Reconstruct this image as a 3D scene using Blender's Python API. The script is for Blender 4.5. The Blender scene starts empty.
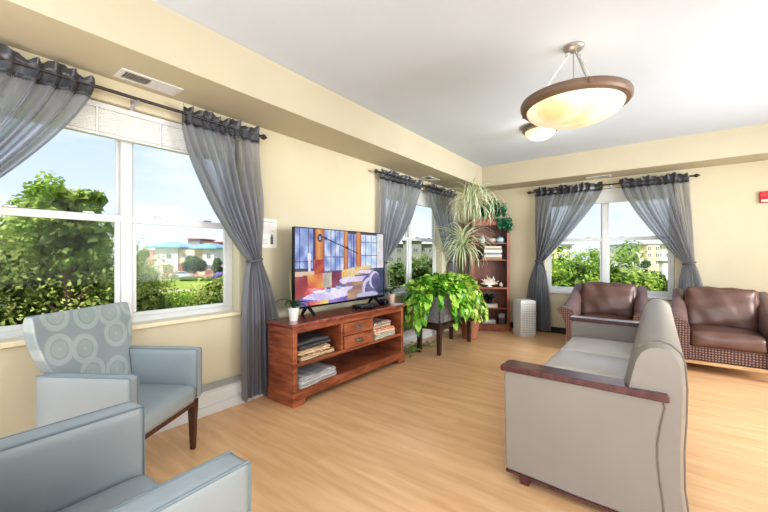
import bpy, math, random
import numpy as np
from mathutils import Vector, Matrix
random.seed(7); np.random.seed(7)
PI = math.pi
SC = bpy.context.scene
COL = SC.collection

# ------------------------------------------------------------------ helpers
def lin(c):
    out = []
    for v in c[:3]:
        v = v / 255.0
        out.append(v / 12.92 if v <= 0.04045 else ((v + 0.055) / 1.055) ** 2.4)
    return (out[0], out[1], out[2], 1.0)

class MB:
    """collects geometry; build() links it as ONE mesh object"""
    def __init__(s): s.v = []; s.f = []; s.c = []; s.mi = []
    def add(s, vs, fs, M=None, col=None, mi=0):
        o = len(s.v)
        for p in vs:
            p = Vector(p)
            s.v.append(tuple(M @ p) if M is not None else tuple(p))
        for f in fs:
            s.f.append(tuple(i + o for i in f)); s.c.append(col); s.mi.append(mi)
        return s
    def box(s, x0, x1, y0, y1, z0, z1, M=None, col=None, mi=0):
        vs = [(x0,y0,z0),(x1,y0,z0),(x1,y1,z0),(x0,y1,z0),(x0,y0,z1),(x1,y0,z1),(x1,y1,z1),(x0,y1,z1)]
        fs = [(0,3,2,1),(4,5,6,7),(0,1,5,4),(1,2,6,5),(2,3,7,6),(3,0,4,7)]
        return s.add(vs, fs, M, col, mi)
    def hexa(s, bot, top, M=None, col=None, mi=0):
        vs = list(bot) + list(top)
        fs = [(0,3,2,1),(4,5,6,7),(0,1,5,4),(1,2,6,5),(2,3,7,6),(3,0,4,7)]
        return s.add(vs, fs, M, col, mi)
    def lathe(s, prof, n=24, c=(0,0,0), M=None, col=None, cap=True, mi=0):
        vs = []; fs = []
        for r, z in prof:
            for i in range(n):
                a = 2*PI*i/n
                vs.append((c[0]+r*math.cos(a), c[1]+r*math.sin(a), c[2]+z))
        for j in range(len(prof)-1):
            for i in range(n):
                k = (i+1) % n
                fs.append((j*n+i, j*n+k, (j+1)*n+k, (j+1)*n+i))
        if cap:
            fs.append(tuple(reversed(range(n))))
            fs.append(tuple((len(prof)-1)*n+i for i in range(n)))
        return s.add(vs, fs, M, col, mi)
    def tube(s, pts, r, n=8, M=None, col=None, mi=0):
        pts = [Vector(p) for p in pts]; vs = []; fs = []
        rr = r if isinstance(r, (list, tuple)) else [r]*len(pts)
        up = Vector((0,0,1))
        for k, p in enumerate(pts):
            d = (pts[min(k+1, len(pts)-1)] - pts[max(k-1, 0)]).normalized()
            a = up if abs(d.z) < 0.9 else Vector((1,0,0))
            x = d.cross(a).normalized(); y = d.cross(x).normalized()
            for i in range(n):
                t = 2*PI*i/n
                vs.append(p + x*rr[k]*math.cos(t) + y*rr[k]*math.sin(t))
        for j in range(len(pts)-1):
            for i in range(n):
                k = (i+1) % n
                fs.append((j*n+i, j*n+k, (j+1)*n+k, (j+1)*n+i))
        fs.append(tuple(reversed(range(n)))); fs.append(tuple((len(pts)-1)*n+i for i in range(n)))
        return s.add(vs, fs, M, col, mi)
    def grid(s, P, M=None, col=None, closed_u=False, mi=0):
        """P[j][i] of points"""
        nj = len(P); ni = len(P[0]); vs = [p for row in P for p in row]; fs = []
        for j in range(nj-1):
            for i in range(ni if closed_u else ni-1):
                k = (i+1) % ni
                fs.append((j*ni+i, j*ni+k, (j+1)*ni+k, (j+1)*ni+i))
        return s.add(vs, fs, M, col, mi)
    def loft(s, loops, M=None, col=None, mi=0):
        """closed loops joined and capped"""
        n = len(loops[0]); vs = [p for l in loops for p in l]; fs = []
        for j in range(len(loops)-1):
            for i in range(n):
                k = (i+1) % n
                fs.append((j*n+i, j*n+k, (j+1)*n+k, (j+1)*n+i))
        fs.append(tuple(reversed(range(n)))); fs.append(tuple((len(loops)-1)*n+i for i in range(n)))
        return s.add(vs, fs, M, col, mi)
    def rbox(s, c, size, r=0.03, puff=(0,0,0), n=10, M=None, col=None, wr=0.0, mi=0):
        """soft box: rounded edges, faces puffed outward; wr = wrinkle"""
        hx, hy, hz = [a/2 for a in size]; vs = []; fs = []; idx = {}
        def co(t):  # denser at the edges
            return math.sin(t*PI/2)
        def vert(p):
            key = tuple(round(q, 5) for q in p)
            if key in idx: return idx[key]
            q = Vector((p[0]*hx, p[1]*hy, p[2]*hz))
            inner = Vector((max(-hx+r, min(hx-r, q.x)), max(-hy+r, min(hy-r, q.y)), max(-hz+r, min(hz-r, q.z))))
            d = q - inner
            if d.length > 1e-9: q = inner + d.normalized()*r
            a = (1-p[0]**2); b = (1-p[1]**2); g = (1-p[2]**2)
            q.x += math.copysign(puff[0]*b*g, p[0]) if abs(p[0]) > .98 else puff[0]*b*g*p[0]
            q.y += puff[1]*a*g*p[1]
            q.z += puff[2]*a*b*p[2]
            if wr:
                w = wr*(math.sin(q.x*31+q.z*17)+math.sin(q.z*43-q.x*11+1.3)+math.sin(q.y*37+q.x*23))
                q += Vector((q.x/hx, q.y/hy, q.z/hz))*w
            idx[key] = len(vs); vs.append((q.x+c[0], q.y+c[1], q.z+c[2])); return idx[key]
        for ax in range(3):
            for sg in (-1, 1):
                for i in range(n):
                    for j in range(n):
                        quad = []
                        for (di, dj) in ((0,0),(1,0),(1,1),(0,1)):
                            a = co(-1+2*(i+di)/n); b = co(-1+2*(j+dj)/n)
                            p = [0,0,0]; p[ax] = sg; p[(ax+1)%3] = a; p[(ax+2)%3] = b
                            quad.append(vert(p))
                        if sg < 0: quad.reverse()
                        fs.append(tuple(quad))
        return s.add(vs, fs, M, col, mi)
    def build(s, name, mat=None, parent=None, bevel=0, smooth=35, loc=None, rotz=0, sub=0, mats=None):
        me = bpy.data.meshes.new(name)
        me.from_pydata(s.v, [], s.f); me.update()
        if mats:
            for m in mats: me.materials.append(m)
            me.polygons.foreach_set('material_index', s.mi)
        elif mat: me.materials.append(mat)
        if any(c is not None for c in s.c):
            ca = me.color_attributes.new('Col', 'FLOAT_COLOR', 'CORNER')
            arr = np.ones((len(me.loops), 4), dtype=np.float32)
            for p, c in zip(me.polygons, s.c):
                if c is not None: arr[p.loop_start:p.loop_start+p.loop_total] = c
            ca.data.foreach_set('color', arr.ravel())
        if smooth:
            me.shade_smooth()
            if smooth < 180: me.set_sharp_from_angle(angle=math.radians(smooth))
        o = bpy.data.objects.new(name, me); COL.objects.link(o)
        if parent: o.parent = parent
        if loc: o.location = loc
        if rotz: o.rotation_euler.z = rotz
        if bevel:
            b = o.modifiers.new('bevel', 'BEVEL'); b.width = bevel; b.segments = 2; b.limit_method = 'ANGLE'
            b.angle_limit = math.radians(40); b.harden_normals = False
        if sub:
            b = o.modifiers.new('sub', 'SUBSURF'); b.levels = sub; b.render_levels = sub
        return o

def thing(name, label, cat, loc=(0,0,0), rotz=0, group=None):
    o = bpy.data.objects.new(name, None); COL.objects.link(o)
    o.location = loc; o.rotation_euler = (0,0,rotz); o.empty_display_size = .1
    o['label'] = label; o['category'] = cat
    if group: o['group'] = group
    return o
def tag(o, label, cat, group=None, kind=None):
    o['label'] = label; o['category'] = cat
    if group: o['group'] = group
    if kind: o['kind'] = kind
    return o
def struct(o, label=None):
    o['kind'] = 'structure'
    if label: o['label'] = label
    return o
def dup(root, loc, rotz=0, label=None, scale=None):
    r = root.copy(); COL.objects.link(r); r.location = loc; r.rotation_euler = (0,0,rotz)
    if scale: r.scale = scale
    if label: r['label'] = label
    for ch in list(root.children):
        c = ch.copy(); COL.objects.link(c); c.parent = r
        for g in list(ch.children):
            d = g.copy(); COL.objects.link(d); d.parent = c
    return r

# ------------------------------------------------------------------ materials
def newmat(name):
    m = bpy.data.materials.new(name); m.use_nodes = True
    nt = m.node_tree; b = nt.nodes['Principled BSDF']
    return m, nt, b, nt.nodes.new, nt.links.new
def coords(nt, kind='Object', scale=(1,1,1)):
    tc = nt.nodes.new('ShaderNodeTexCoord'); mp = nt.nodes.new('ShaderNodeMapping')
    mp.inputs['Scale'].default_value = scale
    nt.links.new(tc.outputs[kind], mp.inputs['Vector']); return mp.outputs['Vector']
def simple(name, rgb, rough=.5, var=.08, nscale=6, bump=0, bscale=60, metal=0, spec=.5, scale=(1,1,1), rgb2=None, coat=0, ramp=None, detail=4):
    m, nt, b, N, L = newmat(name)
    v = coords(nt, scale=scale)
    n = N('ShaderNodeTexNoise'); n.inputs['Scale'].default_value = nscale; n.inputs['Detail'].default_value = detail
    L(v, n.inputs['Vector'])
    r = N('ShaderNodeValToRGB')
    lo, hi = ramp or (.3, .7)
    r.color_ramp.elements[0].position = lo; r.color_ramp.elements[1].position = hi
    a = lin(rgb)
    if rgb2: c2 = lin(rgb2)
    else: c2 = tuple(min(1, x*(1+var)) for x in a[:3]) + (1,)
    r.color_ramp.elements[0].color = tuple(x*(1-var) for x in a[:3])+(1,) if not rgb2 else a
    r.color_ramp.elements[1].color = c2
    L(n.outputs['Fac'], r.inputs['Fac']); L(r.outputs['Color'], b.inputs['Base Color'])
    b.inputs['Roughness'].default_value = rough; b.inputs['Metallic'].default_value = metal
    b.inputs['Specular IOR Level'].default_value = spec; b.inputs['Coat Weight'].default_value = coat
    if bump:
        n2 = N('ShaderNodeTexNoise'); n2.inputs['Scale'].default_value = bscale; n2.inputs['Detail'].default_value = 3
        L(v, n2.inputs['Vector'])
        bp = N('ShaderNodeBump'); bp.inputs['Strength'].default_value = bump; bp.inputs['Distance'].default_value = .004
        L(n2.outputs['Fac'], bp.inputs['Height']); L(bp.outputs['Normal'], b.inputs['Normal'])
    return m
def vcol(name, rough=.5, emit=0, transl=0, alpha_noise=False):
    m, nt, b, N, L = newmat(name)
    a = N('ShaderNodeAttribute'); a.attribute_name = 'Col'
    L(a.outputs['Color'], b.inputs['Base Color']); b.inputs['Roughness'].default_value = rough
    if emit:
        nt.links.remove(b.inputs['Base Color'].links[0]); b.inputs['Base Color'].default_value = (.01,.01,.012,1)
        L(a.outputs['Color'], b.inputs['Emission Color']); b.inputs['Emission Strength'].default_value = emit
    if transl:
        t = N('ShaderNodeBsdfTranslucent'); L(a.outputs['Color'], t.inputs['Color'])
        mx = N('ShaderNodeMixShader'); mx.inputs[0].default_value = transl
        L(b.outputs[0], mx.inputs[1]); L(t.outputs[0], mx.inputs[2])
        L(mx.outputs[0], nt.nodes['Material Output'].inputs['Surface'])
    return m

def wood(name, c1, c2, rough=.35, scale=(1,1,1), ns=3.0, coat=.2):
    m, nt, b, N, L = newmat(name)
    v = coords(nt, scale=scale)
    n = N('ShaderNodeTexNoise'); n.inputs['Scale'].default_value = ns; n.inputs['Detail'].default_value = 8; n.inputs['Distortion'].default_value = .6
    L(v, n.inputs['Vector'])
    r = N('ShaderNodeValToRGB'); e = r.color_ramp.elements
    e[0].position = .3; e[0].color = lin(c1); e[1].position = .68; e[1].color = lin(c2)
    L(n.outputs['Fac'], r.inputs['Fac']); L(r.outputs['Color'], b.inputs['Base Color'])
    b.inputs['Roughness'].default_value = rough; b.inputs['Coat Weight'].default_value = coat; b.inputs['Coat Roughness'].default_value = .2
    return m

def floor_mat():
    m, nt, b, N, L = newmat('laminate_floor')
    v = coords(nt)
    # planks run along X
    br = N('ShaderNodeTexBrick'); br.offset = .37; br.squash = 1
    br.inputs['Scale'].default_value = 1; br.inputs['Brick Width'].default_value = 1.25; br.inputs['Row Height'].default_value = .11
    br.inputs['Mortar Size'].default_value = .0012; br.inputs['Bias'].default_value = 0
    br.inputs['Color1'].default_value = (0,0,0,1); br.inputs['Color2'].default_value = (1,1,1,1); br.inputs['Mortar'].default_value = (.3,.3,.3,1)
    L(v, br.inputs['Vector'])
    mp = N('ShaderNodeMapping'); mp.inputs['Scale'].default_value = (1.2, 11, 1)
    L(v, mp.inputs['Vector'])
    n = N('ShaderNodeTexNoise'); n.inputs['Scale'].default_value = 1.6; n.inputs['Detail'].default_value = 7; n.inputs['Distortion'].default_value = .5
    L(mp.outputs[0], n.inputs['Vector'])
    mx = N('ShaderNodeMath'); mx.operation = 'MULTIPLY_ADD'; mx.inputs[1].default_value = .16
    L(br.outputs['Color'], mx.inputs[0]); L(n.outputs['Fac'], mx.inputs[2])
    r = N('ShaderNodeValToRGB'); e = r.color_ramp.elements
    e[0].position = .25; e[0].color = lin((208,162,116)); e[1].position = .85; e[1].color = lin((236,196,152))
    L(mx.outputs[0], r.inputs['Fac']); L(r.outputs['Color'], b.inputs['Base Color'])
    b.inputs['Roughness'].default_value = .3; b.inputs['Specular IOR Level'].default_value = .45
    return m

def circles_mat():
    m, nt, b, N, L = newmat('ring_patterned_upholstery')
    v = coords(nt, scale=(1,1,1))
    vo = N('ShaderNodeTexVoronoi'); vo.voronoi_dimensions = '2D'; vo.inputs['Scale'].default_value = 5.4; vo.inputs['Randomness'].default_value = .3
    sp = N('ShaderNodeSeparateXYZ'); L(v, sp.inputs[0])
    cb = N('ShaderNodeCombineXYZ'); L(sp.outputs['X'], cb.inputs['X']); L(sp.outputs['Z'], cb.inputs['Y'])
    L(cb.outputs[0], vo.inputs['Vector'])
    r = N('ShaderNodeValToRGB'); e = r.color_ramp.elements; r.color_ramp.interpolation = 'EASE'
    base = lin((150,157,161)); ring = lin((170,177,177)); gr = lin((160,168,168))
    e[0].position = 0; e[0].color = ring
    e[1].position = 1; e[1].color = base
    for p, c in ((.08, gr), (.24, gr), (.28, base), (.32, ring), (.44, ring), (.49, base), (.9, base)):
        q = e.new(p); q.color = c
    L(vo.outputs['Distance'], r.inputs['Fac'])
    n = N('ShaderNodeTexNoise'); n.inputs['Scale'].default_value = 4.5; L(v, n.inputs['Vector'])
    hu = N('ShaderNodeValToRGB'); h = hu.color_ramp.elements
    h[0].position = .42; h[0].color = (1,1,1,1); h[1].position = .62; h[1].color = lin((240,248,244))
    L(n.outputs['Fac'], hu.inputs['Fac'])
    mx = N('ShaderNodeMix'); mx.data_type = 'RGBA'; mx.blend_type = 'MULTIPLY'; mx.inputs[0].default_value = 1
    L(r.outputs['Color'], mx.inputs[6]); L(hu.outputs['Color'], mx.inputs[7])
    L(mx.outputs[2], b.inputs['Base Color']); b.inputs['Roughness'].default_value = .6
    return m

def dotted_mat():
    m, nt, b, N, L = newmat('brown_dotted_weave')
    v = coords(nt)
    outs = []
    sp = N('ShaderNodeSeparateXYZ'); L(v, sp.inputs[0])
    ad = N('ShaderNodeMath'); ad.operation = 'ADD'; L(sp.outputs['X'], ad.inputs[0]); L(sp.outputs['Y'], ad.inputs[1])
    cb = N('ShaderNodeCombineXYZ'); L(ad.outputs[0], cb.inputs['X']); L(sp.outputs['Z'], cb.inputs['Y'])
    vo = N('ShaderNodeTexVoronoi'); vo.voronoi_dimensions = '2D'; vo.inputs['Scale'].default_value = 38; vo.inputs['Randomness'].default_value = .12
    L(cb.outputs[0], vo.inputs['Vector'])
    r = N('ShaderNodeValToRGB'); e = r.color_ramp.elements
    e[0].position = .22; e[0].color = lin((150,118,104)); e[1].position = .36; e[1].color = lin((70,46,46))
    L(vo.outputs['Distance'], r.inputs['Fac']); L(r.outputs['Color'], b.inputs['Base Color'])
    b.inputs['Roughness'].default_value = .6
    return m

def curtain_mat(name, rgb, tr, tl, op=False):
    m, nt, b, N, L = newmat(name)
    c = lin(rgb)
    v = coords(nt, scale=(9,9,.8))
    n = N('ShaderNodeTexNoise'); n.inputs['Scale'].default_value = 1.0; n.inputs['Detail'].default_value = 3; L(v, n.inputs['Vector'])
    r = N('ShaderNodeValToRGB'); e = r.color_ramp.elements
    e[0].position = .3; e[0].color = tuple(x*.8 for x in c[:3])+(1,); e[1].position = .7; e[1].color = tuple(x*1.15 for x in c[:3])+(1,)
    L(n.outputs['Fac'], r.inputs['Fac']); L(r.outputs['Color'], b.inputs['Base Color'])
    b.inputs['Roughness'].default_value = .38; b.inputs['Specular IOR Level'].default_value = .7; b.inputs['Sheen Weight'].default_value = .2
    t = N('ShaderNodeBsdfTranslucent'); t.inputs['Color'].default_value = tuple(min(.85, x*2.6) for x in c[:3])+(1,)
    t2 = N('ShaderNodeBsdfTransparent'); t2.inputs['Color'].default_value = (.92,.92,.94,1)
    lw = N('ShaderNodeLayerWeight'); lw.inputs['Blend'].default_value = .5     # woven gauze closes up when seen edge-on
    ml = N('ShaderNodeMapRange'); ml.inputs['From Min'].default_value = .0; ml.inputs['From Max'].default_value = .75
    ml.inputs['To Min'].default_value = tr; ml.inputs['To Max'].default_value = 0; L(lw.outputs['Facing'], ml.inputs['Value'])
    m1 = N('ShaderNodeMixShader'); m1.inputs[0].default_value = tl; L(b.outputs[0], m1.inputs[1]); L(t.outputs[0], m1.inputs[2])
    fac = ml.outputs[0]
    if op:    # openness of the weave: bunched folds are several layers thick
        at_ = N('ShaderNodeAttribute'); at_.attribute_name = 'Col'
        mu = N('ShaderNodeMath'); mu.operation = 'MULTIPLY'; L(at_.outputs['Fac'], mu.inputs[0]); L(fac, mu.inputs[1]); fac = mu.outputs[0]
    m2 = N('ShaderNodeMixShader'); L(fac, m2.inputs[0]); L(m1.outputs[0], m2.inputs[1]); L(t2.outputs[0], m2.inputs[2])
    L(m2.outputs[0], nt.nodes['Material Output'].inputs['Surface'])
    return m

def glass_mat():
    m, nt, b, N, L = newmat('window_glass')
    t = N('ShaderNodeBsdfTransparent'); g = N('ShaderNodeBsdfGlossy'); g.inputs['Roughness'].default_value = .02
    g.inputs['Color'].default_value = (.9,.95,1,1)
    lw = N('ShaderNodeLayerWeight'); lw.inputs['Blend'].default_value = .5
    pw = N('ShaderNodeMath'); pw.operation = 'POWER'; pw.inputs[1].default_value = 4.0; L(lw.outputs['Facing'], pw.inputs[0])
    fr = N('ShaderNodeMath'); fr.operation = 'MULTIPLY_ADD'; fr.inputs[1].default_value = .03; fr.inputs[2].default_value = .004; L(pw.outputs[0], fr.inputs[0])
    mx = N('ShaderNodeMixShader'); L(fr.outputs[0], mx.inputs[0]); L(t.outputs[0], mx.inputs[1]); L(g.outputs[0], mx.inputs[2])
    L(mx.outputs[0], nt.nodes['Material Output'].inputs['Surface'])
    return m

def bowl_mat():
    m, nt, b, N, L = newmat('alabaster_glass_bowl')
    v = coords(nt)
    n = N('ShaderNodeTexNoise'); n.inputs['Scale'].default_value = 3.2; n.inputs['Detail'].default_value = 5; n.inputs['Distortion'].default_value = 1
    L(v, n.inputs['Vector'])
    r = N('ShaderNodeValToRGB'); e = r.color_ramp.elements
    e[0].position = .35; e[0].color = lin((244,208,160)); e[1].position = .65; e[1].color = lin((255,238,214))
    L(n.outputs['Fac'], r.inputs['Fac']); L(r.outputs['Color'], b.inputs['Base Color']); L(r.outputs['Color'], b.inputs['Emission Color'])
    b.inputs['Emission Strength'].default_value = .42; b.inputs['Roughness'].default_value = .25
    b.inputs['Base Color'].default_value = (.8,.7,.5,1)
    return m

def speaker_grille_mat():
    m, nt, b, N, L = newmat('white_perforated_panel')
    v = coords(nt)
    sp = N('ShaderNodeSeparateXYZ'); L(v, sp.inputs[0])
    cb = N('ShaderNodeCombineXYZ'); L(sp.outputs['X'], cb.inputs['X']); L(sp.outputs['Z'], cb.inputs['Y'])
    br = N('ShaderNodeTexBrick'); br.offset = 0
    br.inputs['Scale'].default_value = 1; br.inputs['Brick Width'].default_value = .028; br.inputs['Row Height'].default_value = .028; br.inputs['Mortar Size'].default_value = .006
    br.inputs['Color1'].default_value = lin((150,150,148)); br.inputs['Color2'].default_value = lin((165,165,162)); br.inputs['Mortar'].default_value = lin((228,228,224))
    L(cb.outputs[0], br.inputs['Vector']); L(br.outputs['Color'], b.inputs['Base Color'])
    b.inputs['Roughness'].default_value = .5
    return m

M = {}
M['wall'] = simple('cream_wall_paint', (201,191,164), .75, .03, 2, .25, 220)
M['ceil'] = simple('white_ceiling_paint', (199,206,215), .85, .02, 2, .5, 160)
M['soffit'] = simple('beige_soffit_paint', (188,178,154), .75, .03, 2, .2, 220)
M['floor'] = floor_mat()
M['white'] = simple('white_vinyl', (208,208,206), .35, .02)
M['whitem'] = simple('white_enamel_metal', (222,222,220), .4, .03)
M['heatgrey'] = simple('grey_enamel', (160,160,156), .4, .03)
M['slat'] = simple('blind_slats', (214,214,210), .5, .03)
M['sill'] = simple('cream_sill_paint', (226,214,182), .5, .03)
M['black'] = simple('black_rubber', (28,26,26), .6, .1)
M['pewter'] = simple('pewter', (120,112,104), .4, .1, metal=.5)
M['blackg'] = simple('gloss_black_plastic', (16,16,18), .2, .1)
M['rod'] = simple('dark_bronze_metal', (62,56,56), .4, .1, metal=.6)
M['nickel'] = simple('brushed_nickel', (176,174,172), .3, .06, metal=.8)
M['curtain'] = curtain_mat('sheer_grey_fabric', (132,133,139), .9, .52, True)
M['header'] = curtain_mat('gathered_grey_fabric', (58,60,66), .03, .12)
M['tie'] = simple('grey_tie_fabric', (90,88,94), .6, .1)
M['cherry'] = wood('cherry_stained_pine', (118,62,40), (178,108,74), .35, (2,2,12), 2.2)
M['cherryd'] = wood('cherry_stained_pine_top', (108,52,40), (160,90,72), .2, (2,9,9), 1.6, .5)
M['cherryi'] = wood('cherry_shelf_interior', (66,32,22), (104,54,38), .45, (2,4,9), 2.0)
M['book'] = wood('dark_cherry_shelf', (110,62,44), (152,92,68), .35, (6,6,1.5), 2.4)
M['bookin'] = wood('dark_cherry_panel', (88,48,36), (126,74,56), .45, (6,6,1.2), 2.4)
M['mahog'] = wood('mahogany_arm_cap', (66,34,38), (98,56,58), .22, (9,1.5,1.5), 3, .6)
M['walnut'] = wood('dark_walnut_leg', (58,34,26), (92,58,44), .35, (9,9,2), 3)
M['oakrail'] = wood('light_oak_rail', (170,132,92), (204,170,126), .4, (3,9,9), 3)
M['blue'] = simple('pale_blue_vinyl', (152,161,165), .34, .05, 3, .12, 260)
M['bluepipe'] = simple('blue_grey_piping', (122,136,142), .4, .05)
M['rings'] = circles_mat()
M['greyv'] = simple('warm_grey_vinyl', (146,140,133), .42, .05, 2.5, .2, 200)
M['seatv'] = simple('pale_grey_vinyl_cushion', (196,194,190), .3, .04, 2.5, .15, 120)
M['greypipe'] = simple('grey_welt_piping', (122,114,106), .5, .05)
M['leather'] = simple('brown_leather', (100,74,66), .33, .18, 5, .35, 40, rgb2=None)
M['leather2'] = simple('worn_brown_leather_arm', (116,94,90), .35, .15, 5, .35, 60)
M['dots'] = dotted_mat()
M['glass'] = glass_mat()
M['bowl'] = bowl_mat()
M['bronze'] = simple('brown_bronze_rim', (122,102,88), .4, .1, metal=.3)
M['pot'] = simple('white_ceramic', (236,234,230), .25, .02)
M['potd'] = simple('terracotta_pot', (150,96,70), .6, .1)
M['soil'] = simple('potting_soil', (60,44,34), .9, .3, 40)
M['leaf'] = vcol('leaf_green', .3, 0, .25)
M['tree'] = vcol('tree_leaves', .6, 0, .35)
M['vc'] = vcol('painted_colours', .6)
M['screen'] = vcol('lit_screen', .3, .95)
M['bark'] = simple('bark', (96,78,62), .9, .3, 20)
M['paper'] = simple('paper', (236,232,224), .7, .02)
M['red'] = simple('red_plastic', (196,44,44), .35, .05)
M['lens'] = simple('clear_strobe_lens', (225,205,200), .2, .03)
M['planter'] = simple('grey_wicker', (140,136,140), .7, .35, 60, .6, 60)
M['darkwood'] = wood('espresso_wood', (44,28,24), (78,50,40), .5, (8,8,2), 3)
M['stone'] = simple('painted_stucco', (228,206,168), .9, .06)
M['pink'] = simple('pink_stucco', (206,158,140), .9, .06)
M['whitew'] = simple('white_stucco', (232,226,214), .9, .04)
M['brick'] = simple('red_brick', (168,104,84), .9, .15, 12)
M['roofb'] = simple('blue_metal_roof', (128,164,180), .6, .06)
M['greyb'] = simple('grey_cladding', (140,138,134), .9, .08)
M['winpane'] = simple('dark_window_pane', (86,96,104), .3, .15)
M['grass'] = simple('lawn_grass', (128,152,58), 1, .25, .4, rgb2=(168,184,84))
M['asphalt'] = simple('asphalt', (150,148,146), .95, .08)
M['hedge'] = simple('hedge_green', (70,98,44), .95, .4, 6)

# ------------------------------------------------------------------ ROOM SHELL
XL, YB, ZC, ZS = -3.0, 6.6, 2.87, 2.52
XR, YR = 4.4, -2.6
WT = .17
struct(MB().box(XL-WT, XR+.2, YR, YB+WT, -.1, 0).build('floor', M['floor'], smooth=0), 'light tan wood laminate floor')
struct(MB().box(XL-WT, XR+.2, YR, YB+WT, ZC, ZC+.12).build('ceiling', M['ceil'], smooth=0), 'white ceiling')
W1 = dict(a=.133, b=1.797, z0=.80, z1=2.36, c=.965)
W2 = dict(a=3.93, b=5.62, z0=.76, z1=2.36, c=4.775)
W3 = dict(a=-1.54, b=.20, z0=.70, z1=2.36, c=-.67)
w = MB()
for (a, b, z0, z1) in ((YR,W1['a'],0,ZC),(W1['a'],W1['b'],0,W1['z0']),(W1['a'],W1['b'],W1['z1'],ZC),(W1['b'],W2['a'],0,ZC),
                       (W2['a'],W2['b'],0,W2['z0']),(W2['a'],W2['b'],W2['z1'],ZC),(W2['b'],YB+WT,0,ZC)):
    w.box(XL-WT, XL, a, b, z0, z1)
struct(w.build('wall_left', M['wall'], smooth=0), 'cream wall with two windows')
w = MB()
for (a, b, z0, z1) in ((XL,W3['a'],0,ZC),(W3['a'],W3['b'],0,W3['z0']),(W3['a'],W3['b'],W3['z1'],ZC),(W3['b'],XR,0,ZC)):
    w.box(a, b, YB, YB+WT, z0, z1)
struct(w.build('wall_back', M['wall'], smooth=0), 'cream end wall with one window')
struct(MB().box(XR, XR+.2, YR, YB+WT, 0, ZC).build('wall_right', M['wall'], smooth=0))
struct(MB().box(XL, XL+.53, YR, YB, ZS, ZC).build('trim_1', M['soffit'], smooth=0), 'beige soffit along the window wall')
struct(MB().box(XL+.53, XR, YB-.48, YB, ZS, ZC).build('trim_2', M['soffit'], smooth=0), 'beige soffit along the end wall')
struct(MB().box(XL, XR, YB-.015, YB, 0, .10).box(1.9, XR, YB-.02, YB-.015, 0, .10).build('baseboard_back', M['black'], smooth=0), 'black rubber baseboard')
struct(MB().box(XL, XL+.012, YR, YB-.02, 0, .10).build('baseboard_left', M['black'], smooth=0), 'black rubber baseboard')

# ------------------------------------------------------------------ WINDOWS (local: x along wall, y inward is negative => outside +y)
def window(n, w, M4, label):
    a, b, z0, z1, c = w['a'], w['b'], w['z0'], w['z1'], w['c']
    # y: 0 = wall face, + = outwards
    root = bpy.data.objects.new('window_%d' % n, None); COL.objects.link(root); root.matrix_world = M4
    root['kind'] = 'structure'; root['label'] = label
    y0, y1 = .115, .165
    f = MB(); t = .045
    f.box(a, b, y0, y1, z0, z0+t).box(a, b, y0, y1, z1-t, z1).box(a, a+t, y0, y1, z0+t, z1-t).box(b-t, b, y0, y1, z0+t, z1-t)
    f.box(c-.035, c+.035, y0-.01, y1, z0+.003, z1-.003)
    f.build('frame', M['white'], root, bevel=.004)
    zr = 1.575
    for (p, q) in ((a+t, c-.035), (c+.035, b-t)):
        s = MB(); k = .032
        s.box(p, q, y0+.005, y0+.03, z0+t, z0+t+k).box(p, q, y0-.005, y0+.03, zr-.03, zr+.02)
        s.box(p, p+k, y0+.005, y0+.03, z0+t+k, zr-.03).box(q-k, q, y0+.005, y0+.03, z0+t+k, zr-.03)
        s.build('lower_sash', M['white'], root, bevel=.003)
        s = MB()
        s.box(p, q, y0+.031, y0+.05, zr-.02, zr+.018).box(p, p+.02, y0+.031, y0+.05, zr+.018, z1-t).box(q-.02, q, y0+.031, y0+.05, zr+.018, z1-t)
        s.build('upper_sash', M['white'], root, bevel=.003)
        MB().box(p+.01, q-.01, y0+.016, y0+.02, z0+t+.01, zr).build('glass_pane', M['glass'], root, smooth=0)
        MB().box(p+.01, q-.01, y0+.038, y0+.042, zr, z1-t+.01).build('glass_pane', M['glass'], root, smooth=0)
        g = MB()
        for u in (.25, .75):
            xx = p+(q-p)*u
            g.box(xx-.03, xx+.03, y0-.012, y0+.02, zr+.02, zr+.032)
        g.build('sash_lock', M['nickel'], root, bevel=.002)
    MB().box(a-.001, b+.001, -.025, y0+.002, z0-.03, z0+.004).build('window_sill', M['sill'] if n == 1 else M['white'], root, bevel=.006)
    return root
MLEFT = Matrix(((0,-1,0,XL),(1,0,0,0),(0,0,1,0),(0,0,0,1)))     # x'->+Y, y'(out)->-X
MBACK = Matrix(((1,0,0,0),(0,1,0,YB),(0,0,1,0),(0,0,0,1)))
window(1, W1, MLEFT, 'large white double window nearest the camera')
window(2, W2, MLEFT, 'white double window behind the leafy planter')
window(3, W3, MBACK, 'white double window in the end wall above the brown chairs')

def blind(w, M4, label, zb=2.15):
    root = thing('window_blind', label, 'blind', group='raised window blinds'); root.matrix_world = M4
    a, b = w['a']+.02, w['b']-.02; zt = w['z1']-.005
    MB().box(a, b, .035, .085, zt-.04, zt).build('head_rail', M['white'], root, bevel=.003)
    n = 13; zt2 = zt-.042; zb2 = zb+.022; rows = []
    for k in range(2*n+1):
        z = zt2-(zt2-zb2)*k/(2*n); y = .034 if k % 2 else .0395
        rows.append([(a, y, z), (b, y, z)])
    m = MB().grid(rows); m.box(a, b, .040, .086, zb2, zt2); m.build('slat_stack', M['slat'], root, smooth=0)
    MB().box(a, b, .035, .087, zb, zb+.02).build('bottom_rail', M['white'], root, bevel=.004)
    for u in (.12, .38, .62, .88):
        x = a+(b-a)*u; MB().box(x-.006, x+.006, .029, .0335, zb-.005, zt-.03).build('ladder_cord', M['slat'], root, smooth=0)
    return root
blind(W1, MLEFT, 'white blind raised to the top of the large near window', 2.13)
blind(W2, MLEFT, 'white blind raised to the top of the window behind the plants', 2.12)
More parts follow.
